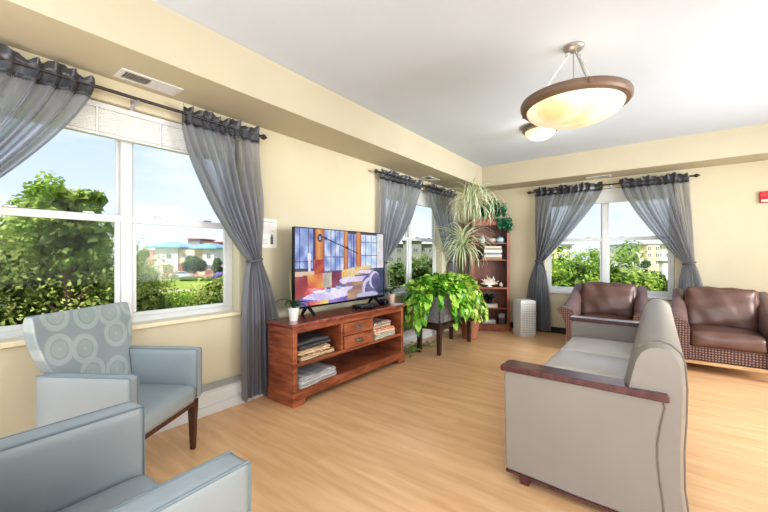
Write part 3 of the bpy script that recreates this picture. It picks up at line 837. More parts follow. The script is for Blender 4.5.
def paint():
    NX, NY = 176, 99
    img = np.zeros((NY, NX, 3)); 
    U, V = np.meshgrid((np.arange(NX)+.5)/NX, (np.arange(NY)+.5)/NY)
    yy = 2.20+TW*U; den = -.6046*tvx+.7966*yy; xs = (.7966*tvx+.6046*yy)/den      # the broadcast picture is itself drawn in perspective
    lo = (.7966*tvx+.6046*2.20)/(-.6046*tvx+.7966*2.20); hi = (.7966*tvx+.6046*3.60)/(-.6046*tvx+.7966*3.60)
    U = (xs-lo)/(hi-lo)
    def noise(fx, fy, p): return .5+.25*np.sin(U*fx+p+2.1*np.sin(V*fy*.7+p))+.25*np.sin(V*fy+p*2+1.7*np.sin(U*fx*.6))
    def put(mask, c, c2=None, n=None):
        c = np.array(c, float)
        if c2 is None: img[mask] = c
        else: img[mask] = (c+(np.array(c2, float)-c)*n[..., None])[mask]
    def rect(u0, u1, v0, v1): return (U >= u0) & (U < u1) & (V >= v0) & (V < v1)
    def poly(pts):
        m = np.zeros_like(U, bool); j = len(pts)-1
        for i in range(len(pts)):
            (xi, yi), (xj, yj) = pts[i], pts[j]
            c = ((yi > V) != (yj > V)) & (U < (xj-xi)*(V-yi)/((yj-yi)+1e-9)+xi); m ^= c; j = i
        return m
    def ell(cu, cv, ru, rv): return ((U-cu)/ru)**2+((V-cv)/rv)**2 < 1
    put(U >= 0, (96,84,140), (140,120,170), noise(20, 15, 1))
    put(rect(0,.21,0,.52), (96,116,196), (178,200,250), noise(50, 18, 2))
    put(rect(.34,.56,0,.56), (110,140,214), (214,226,255), noise(44, 22, 4))
    put(rect(.60,.70,0,.56), (104,120,200), (190,205,248), noise(60, 20, 5))
    put(rect(.745,.93,.02,.55), (168,196,238), (226,238,255), noise(30, 26, 6))
    put(rect(.93,1.0,0,.6), (212,204,206), (236,232,236), noise(30, 26, 7))
    for u in (.05,.10,.155,.405,.455,.51,.635,.665,.80,.86,.92): put(rect(u,u+.006,0,.56), (52,56,96))
    for v in (.14,.34): put(rect(.745,.93,v,v+.012), (90,104,140)); 
    put(rect(0,.2,.42,.435), (60,56,96)); put(rect(.34,.56,.36,.372), (70,84,140))
    put(rect(.60,.93,0,.03), (70,60,100))
    for (a, b) in ((.215,.335),(.555,.605),(.695,.748)):
        nn = np.clip(np.abs((U-(a+b)/2)/(b-a)*2)*.7+.3*V*1.4, 0, 1)
        put(rect(a,b,0,.62), (250,176,84), (176,64,34), nn)
    put(rect(.205,.232,0,.62), (92,34,84)); put(rect(.215,.33,.40,.62), (170,40,60), (214,92,40), noise(40,30,2))
    put(ell(.285,.115,.028,.055), (40,44,92)); put(ell(.285,.115,.014,.028), (150,170,230))
    # wall lamps' arms
    for (u0, v0, u1, v1) in ((.30,.09,.36,.12),(.36,.12,.60,.245),(.60,.245,.72,.32)):
        tt = np.clip((U-u0)/(u1-u0), 0, 1); put((np.abs(V-(v0+(v1-v0)*tt)) < .008) & (U > u0) & (U < u1), (44,40,70))
    put(ell(.595,.235,.014,.025), (50,50,90)); put(ell(.355,.12,.014,.025), (50,50,90))
    # booths
    put(rect(0,.22,.56,.62), (228,196,170)); put(rect(0,.16,.52,.56), (70,60,90))
    put(poly([(0,.62),(.2,.60),(.2,.86),(0,.9)]), (150,40,66), (222,96,70), noise(24,12,1))
    put(poly([(.14,.60),(.42,.58),(.43,.82),(.16,.84)]), (244,176,74), (236,90,60), noise(26,18,3))
    put(poly([(.31,.59),(.42,.58),(.44,.78),(.33,.80)]), (222,212,176), (180,168,160), noise(30,12,3))
    put(poly([(.42,.57),(.53,.57),(.50,.76),(.42,.80)]), (120,40,80), (170,70,110), noise(24,22,5))
    put(poly([(.53,.56),(.68,.52),(.68,.66),(.53,.70)]), (246,190,90), (230,222,196), noise(30,22,2))
    put(poly([(.68,.52),(.86,.50),(.85,.62),(.68,.64)]), (214,150,110), (246,214,150), noise(30,22,4))
    put(rect(.90,1.0,.55,.96), (74,90,130), (40,54,92), noise(14,16,4))
    # far tables
    put(poly([(.50,.70),(.56,.66),(.80,.66),(.76,.74),(.54,.76)]), (236,222,240), (200,180,230), noise(20,20,1))
    put(poly([(.70,.60),(.74,.575),(.88,.58),(.84,.63)]), (226,220,240))
    put(rect(.58,.76,.74,.86), (150,110,170), (196,160,80), noise(40,10,4))
    # near table
    put(poly([(.08,.90),(.24,.80),(.66,.80),(.60,.93),(.34,.97)]), (206,190,240), (240,232,250), noise(16,14,2))
    put(poly([(.34,.97),(.60,.93),(.60,1),(.10,1),(.08,.90)]), (112,84,190), (160,130,220), noise(20,14,7))
    put(rect(.14,.38,.95,1), (236,60,110), (250,220,120), np.clip((U-.14)/.2,0,1))
    put(poly([(.14,.78),(.36,.78),(.30,.84),(.10,.86)]), (240,70,100), (250,160,160), noise(30,14,2))
    put(ell(.275,.83,.07,.018), (246,244,255))
    for (a, b) in ((.385,.83),(.495,.80)):
        put(ell(a,b+.03,.045,.018), (232,230,250)); put(ell(a,b-.01,.030,.04), (178,186,226)); put(ell(a,b-.035,.026,.014), (96,100,150))
    put(ell(.61,.70,.02,.03), (220,220,246))
    put(ell(.165,.37,.022,.06), (230,230,250)); put(rect(.155,.178,.40,.56), (226,224,240))
    # chairs at the right
    put(poly([(.60,.86),(.78,.74),(.80,.96),(.60,1)]), (160,110,120), (210,180,120), noise(20,30,2))
    for (a, b, s) in ((.84,.86,1.0),(.90,.73,.8)):
        put(ell(a,b,.075*s,.17*s), (206,204,238)); put(ell(a+.016,b+.02,.062*s,.15*s), (120,110,160), (84,80,130), noise(30,20,3))
    put(ell(.82,.955,.12,.05), (190,190,226)); 
    put(rect(.70,1,.98,1), (40,40,60))
    gm = img.mean(axis=2, keepdims=True); img = gm+(img-gm)*.82; img *= (.93+.14*np.random.RandomState(3).rand(NY, NX, 1))
    me = MB(); x = .0015
    vs = []; 
    for j in range(NY+1):
        for i in range(NX+1): vs.append((x, .008+(TW-.016)*i/NX, TZ+TH-.008-(TH-.026)*j/NY))
    fs = []; cs = []
    for j in range(NY):
        for i in range(NX):
            a = j*(NX+1)+i; fs.append((a, a+NX+1, a+NX+2, a+1)); cs.append(lin(np.clip(img[j, i], 0, 255)))
    me.v = vs; me.f = fs; me.c = cs; me.mi = [0]*len(fs)
    me.build('screen', M['screen'], TV, smooth=0)
paint()
cb = thing('cable_box', 'small black cable box on the television stand in front of the screen', 'cable box', (-2.58, 3.06, SH), PI/2-.12)
MB().rbox((0,0,.03), (.27,.16,.035), .01, n=6).build('case', M['blackg'], cb, smooth=50)
MB().box(-.05,.05,-.083,-.078,.026,.036).build('display', M['rod'], cb, smooth=0)
for sx in (-.1,.1):
    for sy in (-.05,.05): MB().lathe([(.012,0),(.012,.014)], 10, (sx,sy,0)).build('foot', M['black'], cb)
sp = MB().rbox((0,0,.035), (.10,.07,.07), .015, n=6).build('remote_receiver', M['blackg'], None, smooth=60); sp.location = (-2.60, 3.42, SH)
tag(sp, 'small black device beside the right orchid on the television stand', 'device')

# ------------------------------------------------------------------ PLANT PIECES
def strap(mb, base, az, elev, L, w, droop, cols, n=9, twist=0, rnd=random):
    """a long ribbon leaf; cols = (edge colour, centre colour)"""
    d = Vector((math.cos(az), math.sin(az), 0)); side = Vector((-math.sin(az), math.cos(az), 0))
    pts = []; x = 0; z = 0; e = elev
    P = Vector(base); rows = []
    for k in range(n+1):
        t = k/n
        ww = w*(.5+.5*min(1, t*5))*(1-max(0, t-.45)/.55)**.8 + .0006
        up = Vector((0,0,1))*math.cos(e) - d*math.sin(e)
        rows.append([P-side*ww+up*ww*.35, P-side*ww*.3, P+side*ww*.3, P+side*ww+up*ww*.35])
        P = P + (d*math.cos(e)+Vector((0,0,1))*math.sin(e))*(L/n)
        e -= droop/n*(1+.8*t)
    o = len(mb.v)
    for r in rows:
        for p in r: mb.v.append(tuple(p))
    for k in range(n):
        for i in range(3):
            mb.f.append((o+k*4+i, o+k*4+i+1, o+(k+1)*4+i+1, o+(k+1)*4+i)); mb.c.append(cols[1] if i == 1 else cols[0]); mb.mi.append(0)
def leaf(mb, base, az, pitch, L, W, col, roll=0, fold=.25, heart=True):
    prof = [(0,.0),(-.06,.55),(.12,.95),(.35,1),(.62,.72),(.85,.34),(1,0)] if heart else [(0,0),(.15,.45),(.35,.9),(.55,1),(.75,.75),(.9,.38),(1,0)]
    R = Matrix.Translation(base) @ Matrix.Rotation(az,4,'Z') @ Matrix.Rotation(-pitch,4,'Y') @ Matrix.Rotation(roll,4,'X')
    mid = []; lf = []; rt = []
    for u, w_ in prof:
        bend = -.22*u*u*L
        mid.append((max(0,u)*L, 0, bend)); lf.append((u*L, w_*W/2, bend+fold*w_*W/2)); rt.append((u*L, -w_*W/2, bend+fold*w_*W/2))
    vs = mid+lf+rt; n = len(prof); fs = []
    for k in range(n-1):
        fs.append((k, k+1, n+k+1, n+k)); fs.append((k+1, k, 2*n+k, 2*n+k+1))
    mb.add(vs, fs, R, col)

def orchid(loc, label, seed, H=.19, stem=True):
    rnd = random.Random(seed)
    root = thing('potted_orchid', label, 'potted plant', loc, 0, 'potted orchids')
    MB().lathe([(.034,0),(.036,.004),(.05,.115),(.052,.12),(.046,.12),(.043,.11),(.001,.105)], 24).build('pot', M['pot'] if seed == 1 else simple('beige_ceramic', (196,176,158), .4, .03), root)
    MB().lathe([(.001,.112),(.044,.112),(.044,.10)], 20, cap=False).build('bark_chips', M['soil'], root)
    lf = MB()
    for k in range(7):
        az = rnd.uniform(0, 2*PI) if seed != 1 else [2.2,-1.2,.6,-2.6,1.4,-.4,3.0][k]
        c = lin(random.Random(k).choice([(70,104,70),(92,124,84),(58,92,62)]))
        strap(lf, (0,0,.11), az, rnd.uniform(.7,1.4), rnd.uniform(.17,.25), .026, 1.9, (c,c), 8)
    lf.build('leaves', M['leaf'], root, smooth=60)
    s = MB(); s.tube([(0,0,.11),(-.01,-.02,.22),(-.005,-.035,.34),(.0,-.045,.42)] if stem else [(0,0,.11),(.01,.0,.2),(.02,.01,.25)], .003, 6)
    s.build('stem', simple('pale_green_stem', (150,150,100), .6), root)
    return root
orchid((-2.62, 2.10, SH), 'orchid in a white pot at the left end of the television stand', 1)
orchid((-2.62, 3.60, SH), 'orchid in a beige pot at the right end of the television stand', 2, stem=True)

# raised planter with legs
PX0, PX1, PY0, PY1 = -2.60, -2.24, 4.16, 5.16
pt = thing('raised_planter', 'raised grey planter box on dark wooden legs near the corner', 'planter', (PX0, PY0, 0))
W_, L2 = PX1-PX0, PY1-PY0
b = MB(); b.box(.02, .04, .02, L2-.02, .40, .76).box(W_-.04, W_-.02, .02, L2-.02, .40, .76).box(.02, W_-.02, .02, .04, .40, .76).box(.02, W_-.02, L2-.04, L2-.02, .40, .76).box(.02, W_-.02, .02, L2-.02, .40, .42)
b.build('box', M['planter'], pt, bevel=.004)
MB().box(.04, W_-.04, .04, L2-.04, .60, .70).build('soil', M['soil'], pt, smooth=0)
MB().box(.0, W_, .0, L2, .33, .40).build('apron', M['darkwood'], pt, bevel=.004)
for x in (0, W_-.06):
    for y in (0, L2-.06):
        MB().hexa([(x+.005,y+.005,0),(x+.05,y+.005,0),(x+.05,y+.05,0),(x+.005,y+.05,0)],[(x-.004,y-.004,.42),(x+.06,y-.004,.42),(x+.06,y+.06,.42),(x-.004,y+.06,.42)]).build('leg', M['darkwood'], pt, bevel=.004)

def pothos(name, loc, n, rx, ry, label, cols, seed, trail):
    rnd = random.Random(seed); root = thing(name, label, 'plant', loc, 0, 'pothos plants in the planter')
    fo = MB(); st = MB()
    for i in range(n):
        a = rnd.uniform(0, 2*PI); rr = math.sqrt(rnd.uniform(0,1))
        dome = math.sqrt(max(0, 1-rr*rr*.85))
        z = .05+.30*dome*rnd.uniform(.55,1.0)
        x = rx*rr*math.cos(a); y = ry*rr*math.sin(a)
        az = a+rnd.uniform(-1.0,1.0)
        L = rnd.uniform(.06,.105)
        c = lin(cols[rnd.randrange(len(cols))])
        leaf(fo, (x,y,z), az, rnd.uniform(-1.0,.8), L, L*.8, c, rnd.uniform(-.5,.5))
        if i % 3 == 0: st.tube([(x*.4,y*.4,.0),(x*.8,y*.8,z*.7),(x,y,z)], .0028, 5)
    for i in range(trail):
        a = rnd.uniform(-2.2, 1.2); x = rx*math.cos(a)*1.0; y = ry*math.sin(a)*1.0; z = .14
        pts = [(x*.6,y*.6,.12),(x,y,z)]
        m = rnd.randrange(4, 10)
        for k in range(m):
            x += .012*math.cos(a)+rnd.uniform(-.02,.02); y += .012*math.sin(a)+rnd.uniform(-.02,.02); z -= rnd.uniform(.035,.06)
            pts.append((x,y,z)); L = rnd.uniform(.07,.12)
            leaf(fo, (x,y,z), a+rnd.uniform(-1.3,1.3), rnd.uniform(-1.3,-.4), L, L*.8, lin(cols[rnd.randrange(len(cols))]), rnd.uniform(-.4,.4))
        st.tube(pts, .0028, 5)
    fo.build('leaves', M['leaf'], root, smooth=60)
    st.build('stems', simple('green_stem', (110,150,60), .6), root)
    return root
G1 = [(186,226,100),(136,200,60),(84,150,40),(170,214,76),(58,118,36),(196,228,110),(106,170,50)]
G2 = [(210,230,130),(160,204,80),(200,222,112),(120,168,58),(222,232,150),(80,132,48)]
pothos('pothos_plant', (-2.46, 4.44, .70), 520, .36, .42, 'bright green pothos filling the window side of the planter', G1, 3, 34)
pothos('pothos_plant', (-2.42, 4.88, .70), 450, .34, .34, 'yellow-green pothos trailing over the far end of the planter', G2, 5, 34)
# small creeping plant on the floor behind the stand
cr = thing('creeping_plant', 'small trailing green plant on the floor between stand and planter', 'plant', (-2.66, 4.12, 0))
fo = MB(); r = random.Random(9)
for i in range(60):
    x, y = r.uniform(-.14,.14), r.uniform(-.22,.5); leaf(fo, (x,y,r.uniform(.015,.09)), r.uniform(0,2*PI), r.uniform(-.3,.5), .07, .05, lin(r.choice([(150,180,70),(120,160,60),(170,190,100)])))
fo.build('leaves', M['leaf'], cr, smooth=60)
sm = MB()
for i in range(6): sm.tube([(r.uniform(-.1,.1),-.2,.005),(r.uniform(-.12,.12),.1,.02),(r.uniform(-.12,.12),.45,.008)], .003, 5)
sm.build('stems', simple('tan_stem', (150,130,90), .7), cr)

# dracaena: two heads of long striped leaves on bare canes in one pot
dr = thing('dracaena', 'tall dracaena with two heads of long cream striped leaves', 'potted plant', (-2.36, 5.36, 0))
MB().lathe([(.11,0),(.12,.01),(.145,.26),(.155,.27),(.155,.30),(.14,.30),(.135,.27),(.001,.26)], 28).build('pot', M['potd'], dr)
MB().lathe([(.001,.28),(.135,.28)], 24, cap=False).build('soil', M['soil'], dr)
for (hx, hy, hz, rad, n, seed) in ((.06,-.06,2.17,.64,140,1),(-.02,-.24,1.53,.62,130,2)):
    MB().tube([(hx*.2,hy*.15,.27),(hx*.3-.02,hy*.3,hz*.5),(hx*.8,hy*.8,hz*.8),(hx,hy,hz)], [.020,.016,.013,.010], 8).build('cane', M['bark'], dr)
    rd = random.Random(seed); hd = MB()
    for i in range(n):
        az = rd.uniform(0, 2*PI); e = rd.uniform(-.2, 1.45) if seed == 1 else rd.uniform(-.7, 1.45)
        L = rad*rd.uniform(.75,1.1)
        c1 = lin(rd.choice([(244,242,214),(250,248,230),(226,230,196),(206,218,172)])); c2 = lin(rd.choice([(126,156,100),(150,176,120),(110,140,92),(176,184,136)]))
        if e < .2: L *= .85
        strap(hd, (hx,hy,hz-rd.uniform(-.03,.12)), az, e, L, .0095, (rd.uniform(1.2,2.4) if seed == 1 else rd.uniform(.6,1.6))+.25*e, (c1,c2), 10)
    hd.build('leaf_head', M['leaf'], dr, smooth=60)

# ------------------------------------------------------------------ BOOKCASE (local: faces -Y, origin centre on the floor)
bk_c = (-2.31, 6.10); bk_r = math.radians(30)
BK = thing('bookcase', 'tall cherry wood bookcase standing across the corner', 'bookcase', (bk_c[0], bk_c[1], 0), bk_r)
BW, BD, BH = .66, .26, 1.93
hb = BW/2
for s in (-1, 1):
    MB().box(s*hb-(.03 if s > 0 else 0), s*hb+(0 if s > 0 else .03), 0, BD, .0, BH-.02).build('side_panel', M['book'], BK, bevel=.002)
    MB().box(s*hb-(.055 if s > 0 else -.0), s*hb+(.0 if s > 0 else .055), -.014, 0, .0, BH-.02).build('face_stile', M['book'], BK, bevel=.003)
MB().box(-hb+.03, hb-.03, BD-.012, BD, .03, BH-.03).build('back_panel', M['bookin'], BK, smooth=0)
MB().box(-hb-.025, hb+.025, -.03, BD, BH-.02, BH+.012).build('top', M['book'], BK, bevel=.006)
MB().box(-hb+.055, hb-.055, -.014, 0, BH-.10, BH-.02).build('top_rail', M['book'], BK, bevel=.003)
MB().box(-hb-.01, hb+.01, -.022, -.014, 0, .10).box(-hb+.03, hb-.03, 0, .02, 0, .09).build('plinth', M['book'], BK, bevel=.004)
SH_Z = [.12, .40, .76, 1.24, 1.53]
for i, z in enumerate(SH_Z):
    t = .035 if i == 2 else .022
    MB().box(-hb+.03, hb-.03, -.008 if i != 2 else -.016, BD-.012, z-t, z).build('shelf', M['book'], BK, bevel=.002)
BM = Matrix.Translation((bk_c[0], bk_c[1], 0)) @ Matrix.Rotation(bk_r, 4, 'Z')
def on_shelf(o, x, y, z, rz=0):
    p = BM @ Vector((x, y, z)); o.location = p; o.rotation_euler.z = bk_r+rz; return o
def book(w, d, t, col, label, x, y, z, rz=0, group='books in the bookcase'):
    root = thing('book', label, 'book', group=group)
    c = simple('book_cover', col, .5, .05)
    m = MB(); m.box(-w/2, w/2, 0, d, 0, .003).box(-w/2, w/2, 0, d, t-.003, t).box(-w/2, w/2, 0, .004, 0, t)
    m.build('cover', c, root, smooth=0)
    MB().box(-w/2+.004, w/2-.004, .004, d-.004, .003, t-.003).build('pages', M['paper'], root, smooth=0)
    return on_shelf(root, x, y, z, rz)
cols = [((150,120,90),'tan',.040),((206,200,186),'cream',.045),((120,130,150),'slate blue',.032),((226,222,214),'white',.046),((170,150,120),'khaki',.036),((214,206,190),'ivory',.030)]
where = ['at the bottom of the tall stack on the second shelf','second from the bottom of the tall stack on the second shelf','third from the bottom of the tall stack on the second shelf','third from the top of the tall stack on the second shelf','just under the top book of the tall second shelf stack','on top of the tall stack on the second shelf']
z = 1.2402
for k, (c, nm, t) in enumerate(cols):
    book(.30-.008*(k % 3), .17, t, c, '%s book lying %s' % (nm, where[k]), .05, .02, z, random.Random(k).uniform(-.06,.06)); z += t+.0006
for k in range(2):
    book(.25, .17, .038 if k == 0 else .028, [(216,208,196),(188,180,170)][k], ['thick cream book at the base of the pair under the teal plant shelf','thin beige book on top of the pair on the fourth shelf'][k], .0, .02, .4002+(.0386*k))
for k in range(2):
    book(.22, .17, .03, [(176,180,176),(206,206,200)][k], ['grey-green book lying at the base of the bottom shelf pair','pale grey book on top of the bottom shelf pair'][k], -.02, .02, .1202+.0306*k)
gb = MB().box(-.055,.055,0,.14,0,.10).build('storage_box', simple('dark_card_box', (76,66,66), .6), bevel=.004); tag(on_shelf(gb, .20,.03,.1202), 'dark grey box at the right of the bottom shelf', 'box')
gc = MB().box(-.05,.05,0,.12,0,.075).box(-.052,.052,-.002,.122,.055,.078).build('storage_box', simple('grey_card_box', (150,142,138), .6), bevel=.004); tag(on_shelf(gc, .20,.035,.2205), 'light grey lidded box stacked on the dark grey box', 'box')
# bowl and jars on the upper shelf
def jar(x, prof, col, label, name='ceramic_jar'):
    o = MB().lathe(prof, 20).build(name, simple('glazed_pottery', col, .3, .15, 20), smooth=60)
    return tag(on_shelf(o, x, .12, 1.5302), label, 'pottery')
jar(-.12, [(.03,0),(.05,.02),(.055,.06),(.04,.10),(.02,.11),(.022,.13),(.018,.13)], (190,196,200), 'pale blue-grey vase at the left of the upper shelf', 'ceramic_vase')
jar(.03, [(.05,0),(.075,.02),(.085,.05),(.08,.08),(.06,.09),(.05,.085),(.001,.08)], (176,160,150), 'brownish round bowl in the middle of the upper shelf', 'ceramic_bowl')
jar(.19, [(.045,0),(.075,.025),(.08,.055),(.07,.085),(.035,.10),(.015,.115),(.001,.118)], (176,200,206), 'pale turquoise lidded bowl at the right of the upper shelf', 'ceramic_bowl')
# white fan coral and a shell
fc = thing('coral_ornament', 'white fan shaped coral ornament on the middle shelf', 'ornament')
MB().lathe([(.05,0),(.05,.012),(.02,.02),(.012,.035)], 16).build('base', M['pot'], fc)
fn = MB()
for k in range(13):
    a = PI*(.06+.88*k/12); L = .15+.03*math.sin(k*2.1)
    cs, sn = math.cos(a), math.sin(a)
    pts = [(0,0,.03),(cs*L*.5,.006*math.sin(k),.03+sn*L*.45),(cs*L,.01*math.cos(k*1.7),.03+sn*L*.95)]
    fn.tube(pts, [.006,.009,.006], 6)
    fn.tube([pts[1],(cs*L*.8+.02,.01,.03+sn*L*.8)], [.006,.005], 6)
fn.build('branches', simple('white_coral', (226,216,200), .7, .06), fc)
on_shelf(fc, .0, .10, .7602)
sh = MB().lathe([(.02,0),(.035,.02),(.03,.05),(.018,.07),(.001,.085)], 14).build('seashell', simple('shell', (220,206,186), .4, .12, 30), smooth=60); tag(on_shelf(sh, .2, .10, .7602), 'small cream seashell beside the fan coral', 'ornament')
# teal plant on shelf 4
tp = thing('potted_succulent', 'dark teal leafy plant in a dark pot on the fourth shelf', 'potted plant', group=None)
MB().lathe([(.04,0),(.05,.07),(.045,.075)], 18).build('pot', M['blackg'], tp)
lf = MB(); r = random.Random(4)
for i in range(60): leaf(lf, (r.uniform(-.05,.05),r.uniform(-.05,.05),r.uniform(.07,.12)), r.uniform(0,2*PI), r.uniform(0,1.2), .075, .045, lin(r.choice([(34,70,66),(48,92,84),(30,56,54)])), heart=False)
lf.build('leaves', M['leaf'], tp, smooth=60); on_shelf(tp, .0, .11, .4002+.038+.0286+.0006)
# ivy on top
iv = thing('ivy_plant', 'dark blue-green ivy trailing from the top of the bookcase', 'potted plant')
MB().lathe([(.05,0),(.07,.10),(.075,.11),(.06,.11),(.001,.10)], 20).build('pot', M['potd'], iv)
lf = MB(); st = MB(); r = random.Random(12)
IC = [(44,120,88),(62,146,106),(84,164,124),(34,96,72),(120,176,136)]
for i in range(230):
    a = r.uniform(0,2*PI); q = math.sqrt(r.random())
    leaf(lf, (.24*q*math.cos(a)+.02, .13*q*math.sin(a)-.02, .07+.30*r.random()*math.sqrt(1-q*q*.7)), r.uniform(0,2*PI), r.uniform(-.9,.6), .075, .06, lin(r.choice(IC)), r.uniform(-.5,.5))
for i in range(12):
    x0 = r.uniform(.05,.32); y0 = -.09; z = .05; x = x0; y = y0; pts = [(0,0,.10),(x*.7,y*.8,.13),(x,y-.05,.06)]
    for k in range(r.randrange(3,6)):
        z -= .045; x += r.uniform(-.005,.025); pts.append((x,y-.06,z))
        for _ in range(2): leaf(lf, (x,y-.06,z), r.uniform(-3,0), r.uniform(-1.2,-.3), .07, .06, lin(r.choice(IC)))
    st.tube(pts, .0025, 5)
lf.build('leaves', M['leaf'], iv, smooth=60); st.build('stems', simple('ivy_stem', (70,90,60), .7), iv)
on_shelf(iv, .02, .11, BH+.0125)

# ------------------------------------------------------------------ AIR PURIFIER
ap = thing('air_purifier', 'white tower air purifier with perforated front on the floor', 'air purifier', (-1.74, 6.11, 0), math.radians(47))
MB().rbox((0,0,.30), (.27,.24,.56), .012, n=6).build('body', M['white'], ap, smooth=50)
MB().box(-.11,.11,-.124,-.118,.05,.53).build('grille', speaker_grille_mat(), ap, bevel=.001)
MB().box(-.11,.11,-.09,.09,.578,.584).build('control_panel', M['slat'], ap, bevel=.002)
MB().box(-.12,.12,-.105,.105,.0,.02).build('foot', M['slat'], ap, smooth=0)

# ------------------------------------------------------------------ OUTSIDE
GZ = -3.2
FW = Vector((-.6046,.7966,0)); RT = Vector((.7966,.6046,0)); AZ = math.atan2(.6046,.7966)
def at(px, t):   # a place outside, by bearing and distance
    u = (px-384)/360; return (FW+RT*u)*t
g = MB(); g.box(-170, -4.2, -60, 170, GZ-.2, GZ).box(-4.2, 60, 8.0, 170, GZ-.2, GZ)
struct(g.build('ground', M['grass'], smooth=0), 'green lawn outside the windows')
pk = at(184, 84); lt = MB().box(-60, 60, -15, 15, GZ, GZ+.02).build('car_park', M['asphalt'], smooth=0); lt.location = (pk.x, pk.y, 0); lt.rotation_euler.z = AZ
struct(lt, 'grey asphalt car park outside')
pa = at(180, 47); o = MB().box(-30, 14, -1.0, 1.0, GZ, GZ+.03).build('path', simple('tan_path', (196,176,150), .95), smooth=0); o.location = (pa.x, pa.y, 0); o.rotation_euler.z = AZ+.1
struct(o, 'tan path across the lawn')

def bwin(root, x0, x1, z0, z1, y=0, mat='winpane', fm='whitew'):
    f = MB(); f.box(x0-.12, x1+.12, y-.10, y-.02, z0-.12, z0).box(x0-.12, x1+.12, y-.10, y-.02, z1, z1+.12).box(x0-.12, x0, y-.10, y-.02, z0, z1).box(x1, x1+.12, y-.10, y-.02, z0, z1).box((x0+x1)/2-.05, (x0+x1)/2+.05, y-.09, y-.02, z0, z1)
    w_ = f.build('window', M[fm], root, smooth=0)
    MB().box(x0, x1, y-.05, y-.01, z0, z1).build('pane', M[mat], w_, smooth=0)
def hip(root, x0, x1, y0, y1, z, hgt, mat, over=.9):
    a = [(x0-over,y0-over,z),(x1+over,y0-over,z),(x1+over,y1+over,z),(x0-over,y1+over,z)]
    ins = min(x1-x0, y1-y0)*.38
    b = [(x0+ins,y0+ins,z+hgt),(x1-ins,y0+ins,z+hgt),(x1-ins,y1-ins,z+hgt),(x0+ins,y1-ins,z+hgt)]
    MB().loft([[(p[0],p[1],p[2]-.25) for p in a], a, b]).build('roof', M[mat], root, smooth=0)
def pxb(t, px): return (px-184)/360*t
T1 = 74; S = T1/360
c1 = at(184, T1)
bd = thing('pavilion_building', 'cream two storey building with two blue hipped roofs seen through near window', 'building', (c1.x, c1.y, GZ), AZ)
def zz(y): return 1.3+(256-y)*S-GZ
MB().box((154.6-184)*S, (177.8-184)*S, 0, 6, 0, zz(247.4)).box((204-184)*S, (215-184)*S, -.5, 6, 0, zz(248)).build('tower_wall', M['whitew'], bd, smooth=0)
MB().box((177.8-184)*S, (204-184)*S, .6, 6, 0, zz(249.6)).build('wall', M['stone'], bd, smooth=0)
MB().box((144-184)*S, (154.6-184)*S, 1, 6, 0, zz(250)).build('wing_wall', M['pink'], bd, smooth=0)
b_ = MB(); b_.box((163.5-184)*S,(173.5-184)*S,-.08,0,0,zz(265)).box((177.9-184)*S,(196-184)*S,.5,.6,0,zz(263)).box((206-184)*S,(213-184)*S,-.6,-.5,0,zz(265)); b_.build('brick_facing', M['brick'], bd, smooth=0)
hip(bd, (154.6-184)*S, (177.8-184)*S, 0, 5.5, zz(246.6), 1.1, 'roofb', 1.1)
hip(bd, (197-184)*S, (215-184)*S, -.5, 5.5, zz(247.6), 1.0, 'roofb', 1.0)
for (a, b2, y0, y1, yy) in ((166.5,171.5,254,258.5,0),(166.5,171.5,264.8,270,-.08),(182,184.6,254.5,258.8,.6),(187,189.4,254.5,258.8,.6),(191.4,194,254.5,258.8,.6),(208,212,254,258.6,-.5),(208,212,264.5,269,-.6),(158,160,254,258,0),(147,151,264,269,1)):
    bwin(bd, (a-184)*S, (b2-184)*S, zz(y1), zz(y0), yy)
c2 = at(208, 96); S2 = 96/360
b2 = thing('apartment_building', 'grey apartment block rising behind the blue roofed building', 'building', (c2.x, c2.y, GZ), AZ)
MB().box(-20*S2, -8*S2, 0, 8, 0, 16.7*S2+4.5).box(-8*S2, 18*S2, 1, 8, 0, 13.5*S2+4.5).build('wall', M['greyb'], b2, smooth=0)
MB().box(-21*S2, -7*S2, -.5, 8.5, 16.7*S2+4.5, 17.6*S2+4.5).box(-7*S2, 19*S2, .4, 8.5, 13.5*S2+4.5, 14.3*S2+4.5).build('roof', M['brick'], b2, smooth=0)
for k in range(7):
    bwin(b2, (-18+5*k)*S2, (-16+5*k)*S2, 7.5*S2+4.5, 11*S2+4.5, 0 if k < 2 else 1)

def car(loc, rz, col, label):
    root = thing('car', label, 'car', loc, rz, 'parked cars outside')
    pr = [(-2.1,.35),(-2.15,.75),(-1.95,.95),(-1.3,1.0),(-.8,1.42),(.7,1.45),(1.3,1.05),(1.95,.95),(2.15,.75),(2.15,.35)]
    MB().loft([[(x,-.85,z) for x,z in pr],[(x,.85,z) for x,z in pr]]).build('body', simple('car_paint', col, .25, .03), root, bevel=.06)
    gl = [(-1.15,1.02),(-.74,1.36),(.62,1.38),(1.12,1.04)]
    MB().loft([[(x,-.87,z) for x,z in gl],[(x,.87,z) for x,z in gl]]).build('side_glass', M['winpane'], root, smooth=0)
    for x in (-1.35, 1.35):
        for y in (-.8, .8):
            MB().lathe([(.3,-.09),(.33,-.06),(.33,.06),(.3,.09)], 18, M=Matrix.Translation((x,y,.33)) @ Matrix.Rotation(PI/2,4,'X')).build('wheel', M['black'], root)
    return root
p = at(181.5, 71); car((p.x,p.y,GZ+.02), AZ+.4, (214,220,232), 'white car parked in front of the blue roofed building')
p = at(223, 69); car((p.x,p.y,GZ+.02), AZ+1.2, (110,90,140), 'purple car parked at the right of the blue roofed building')
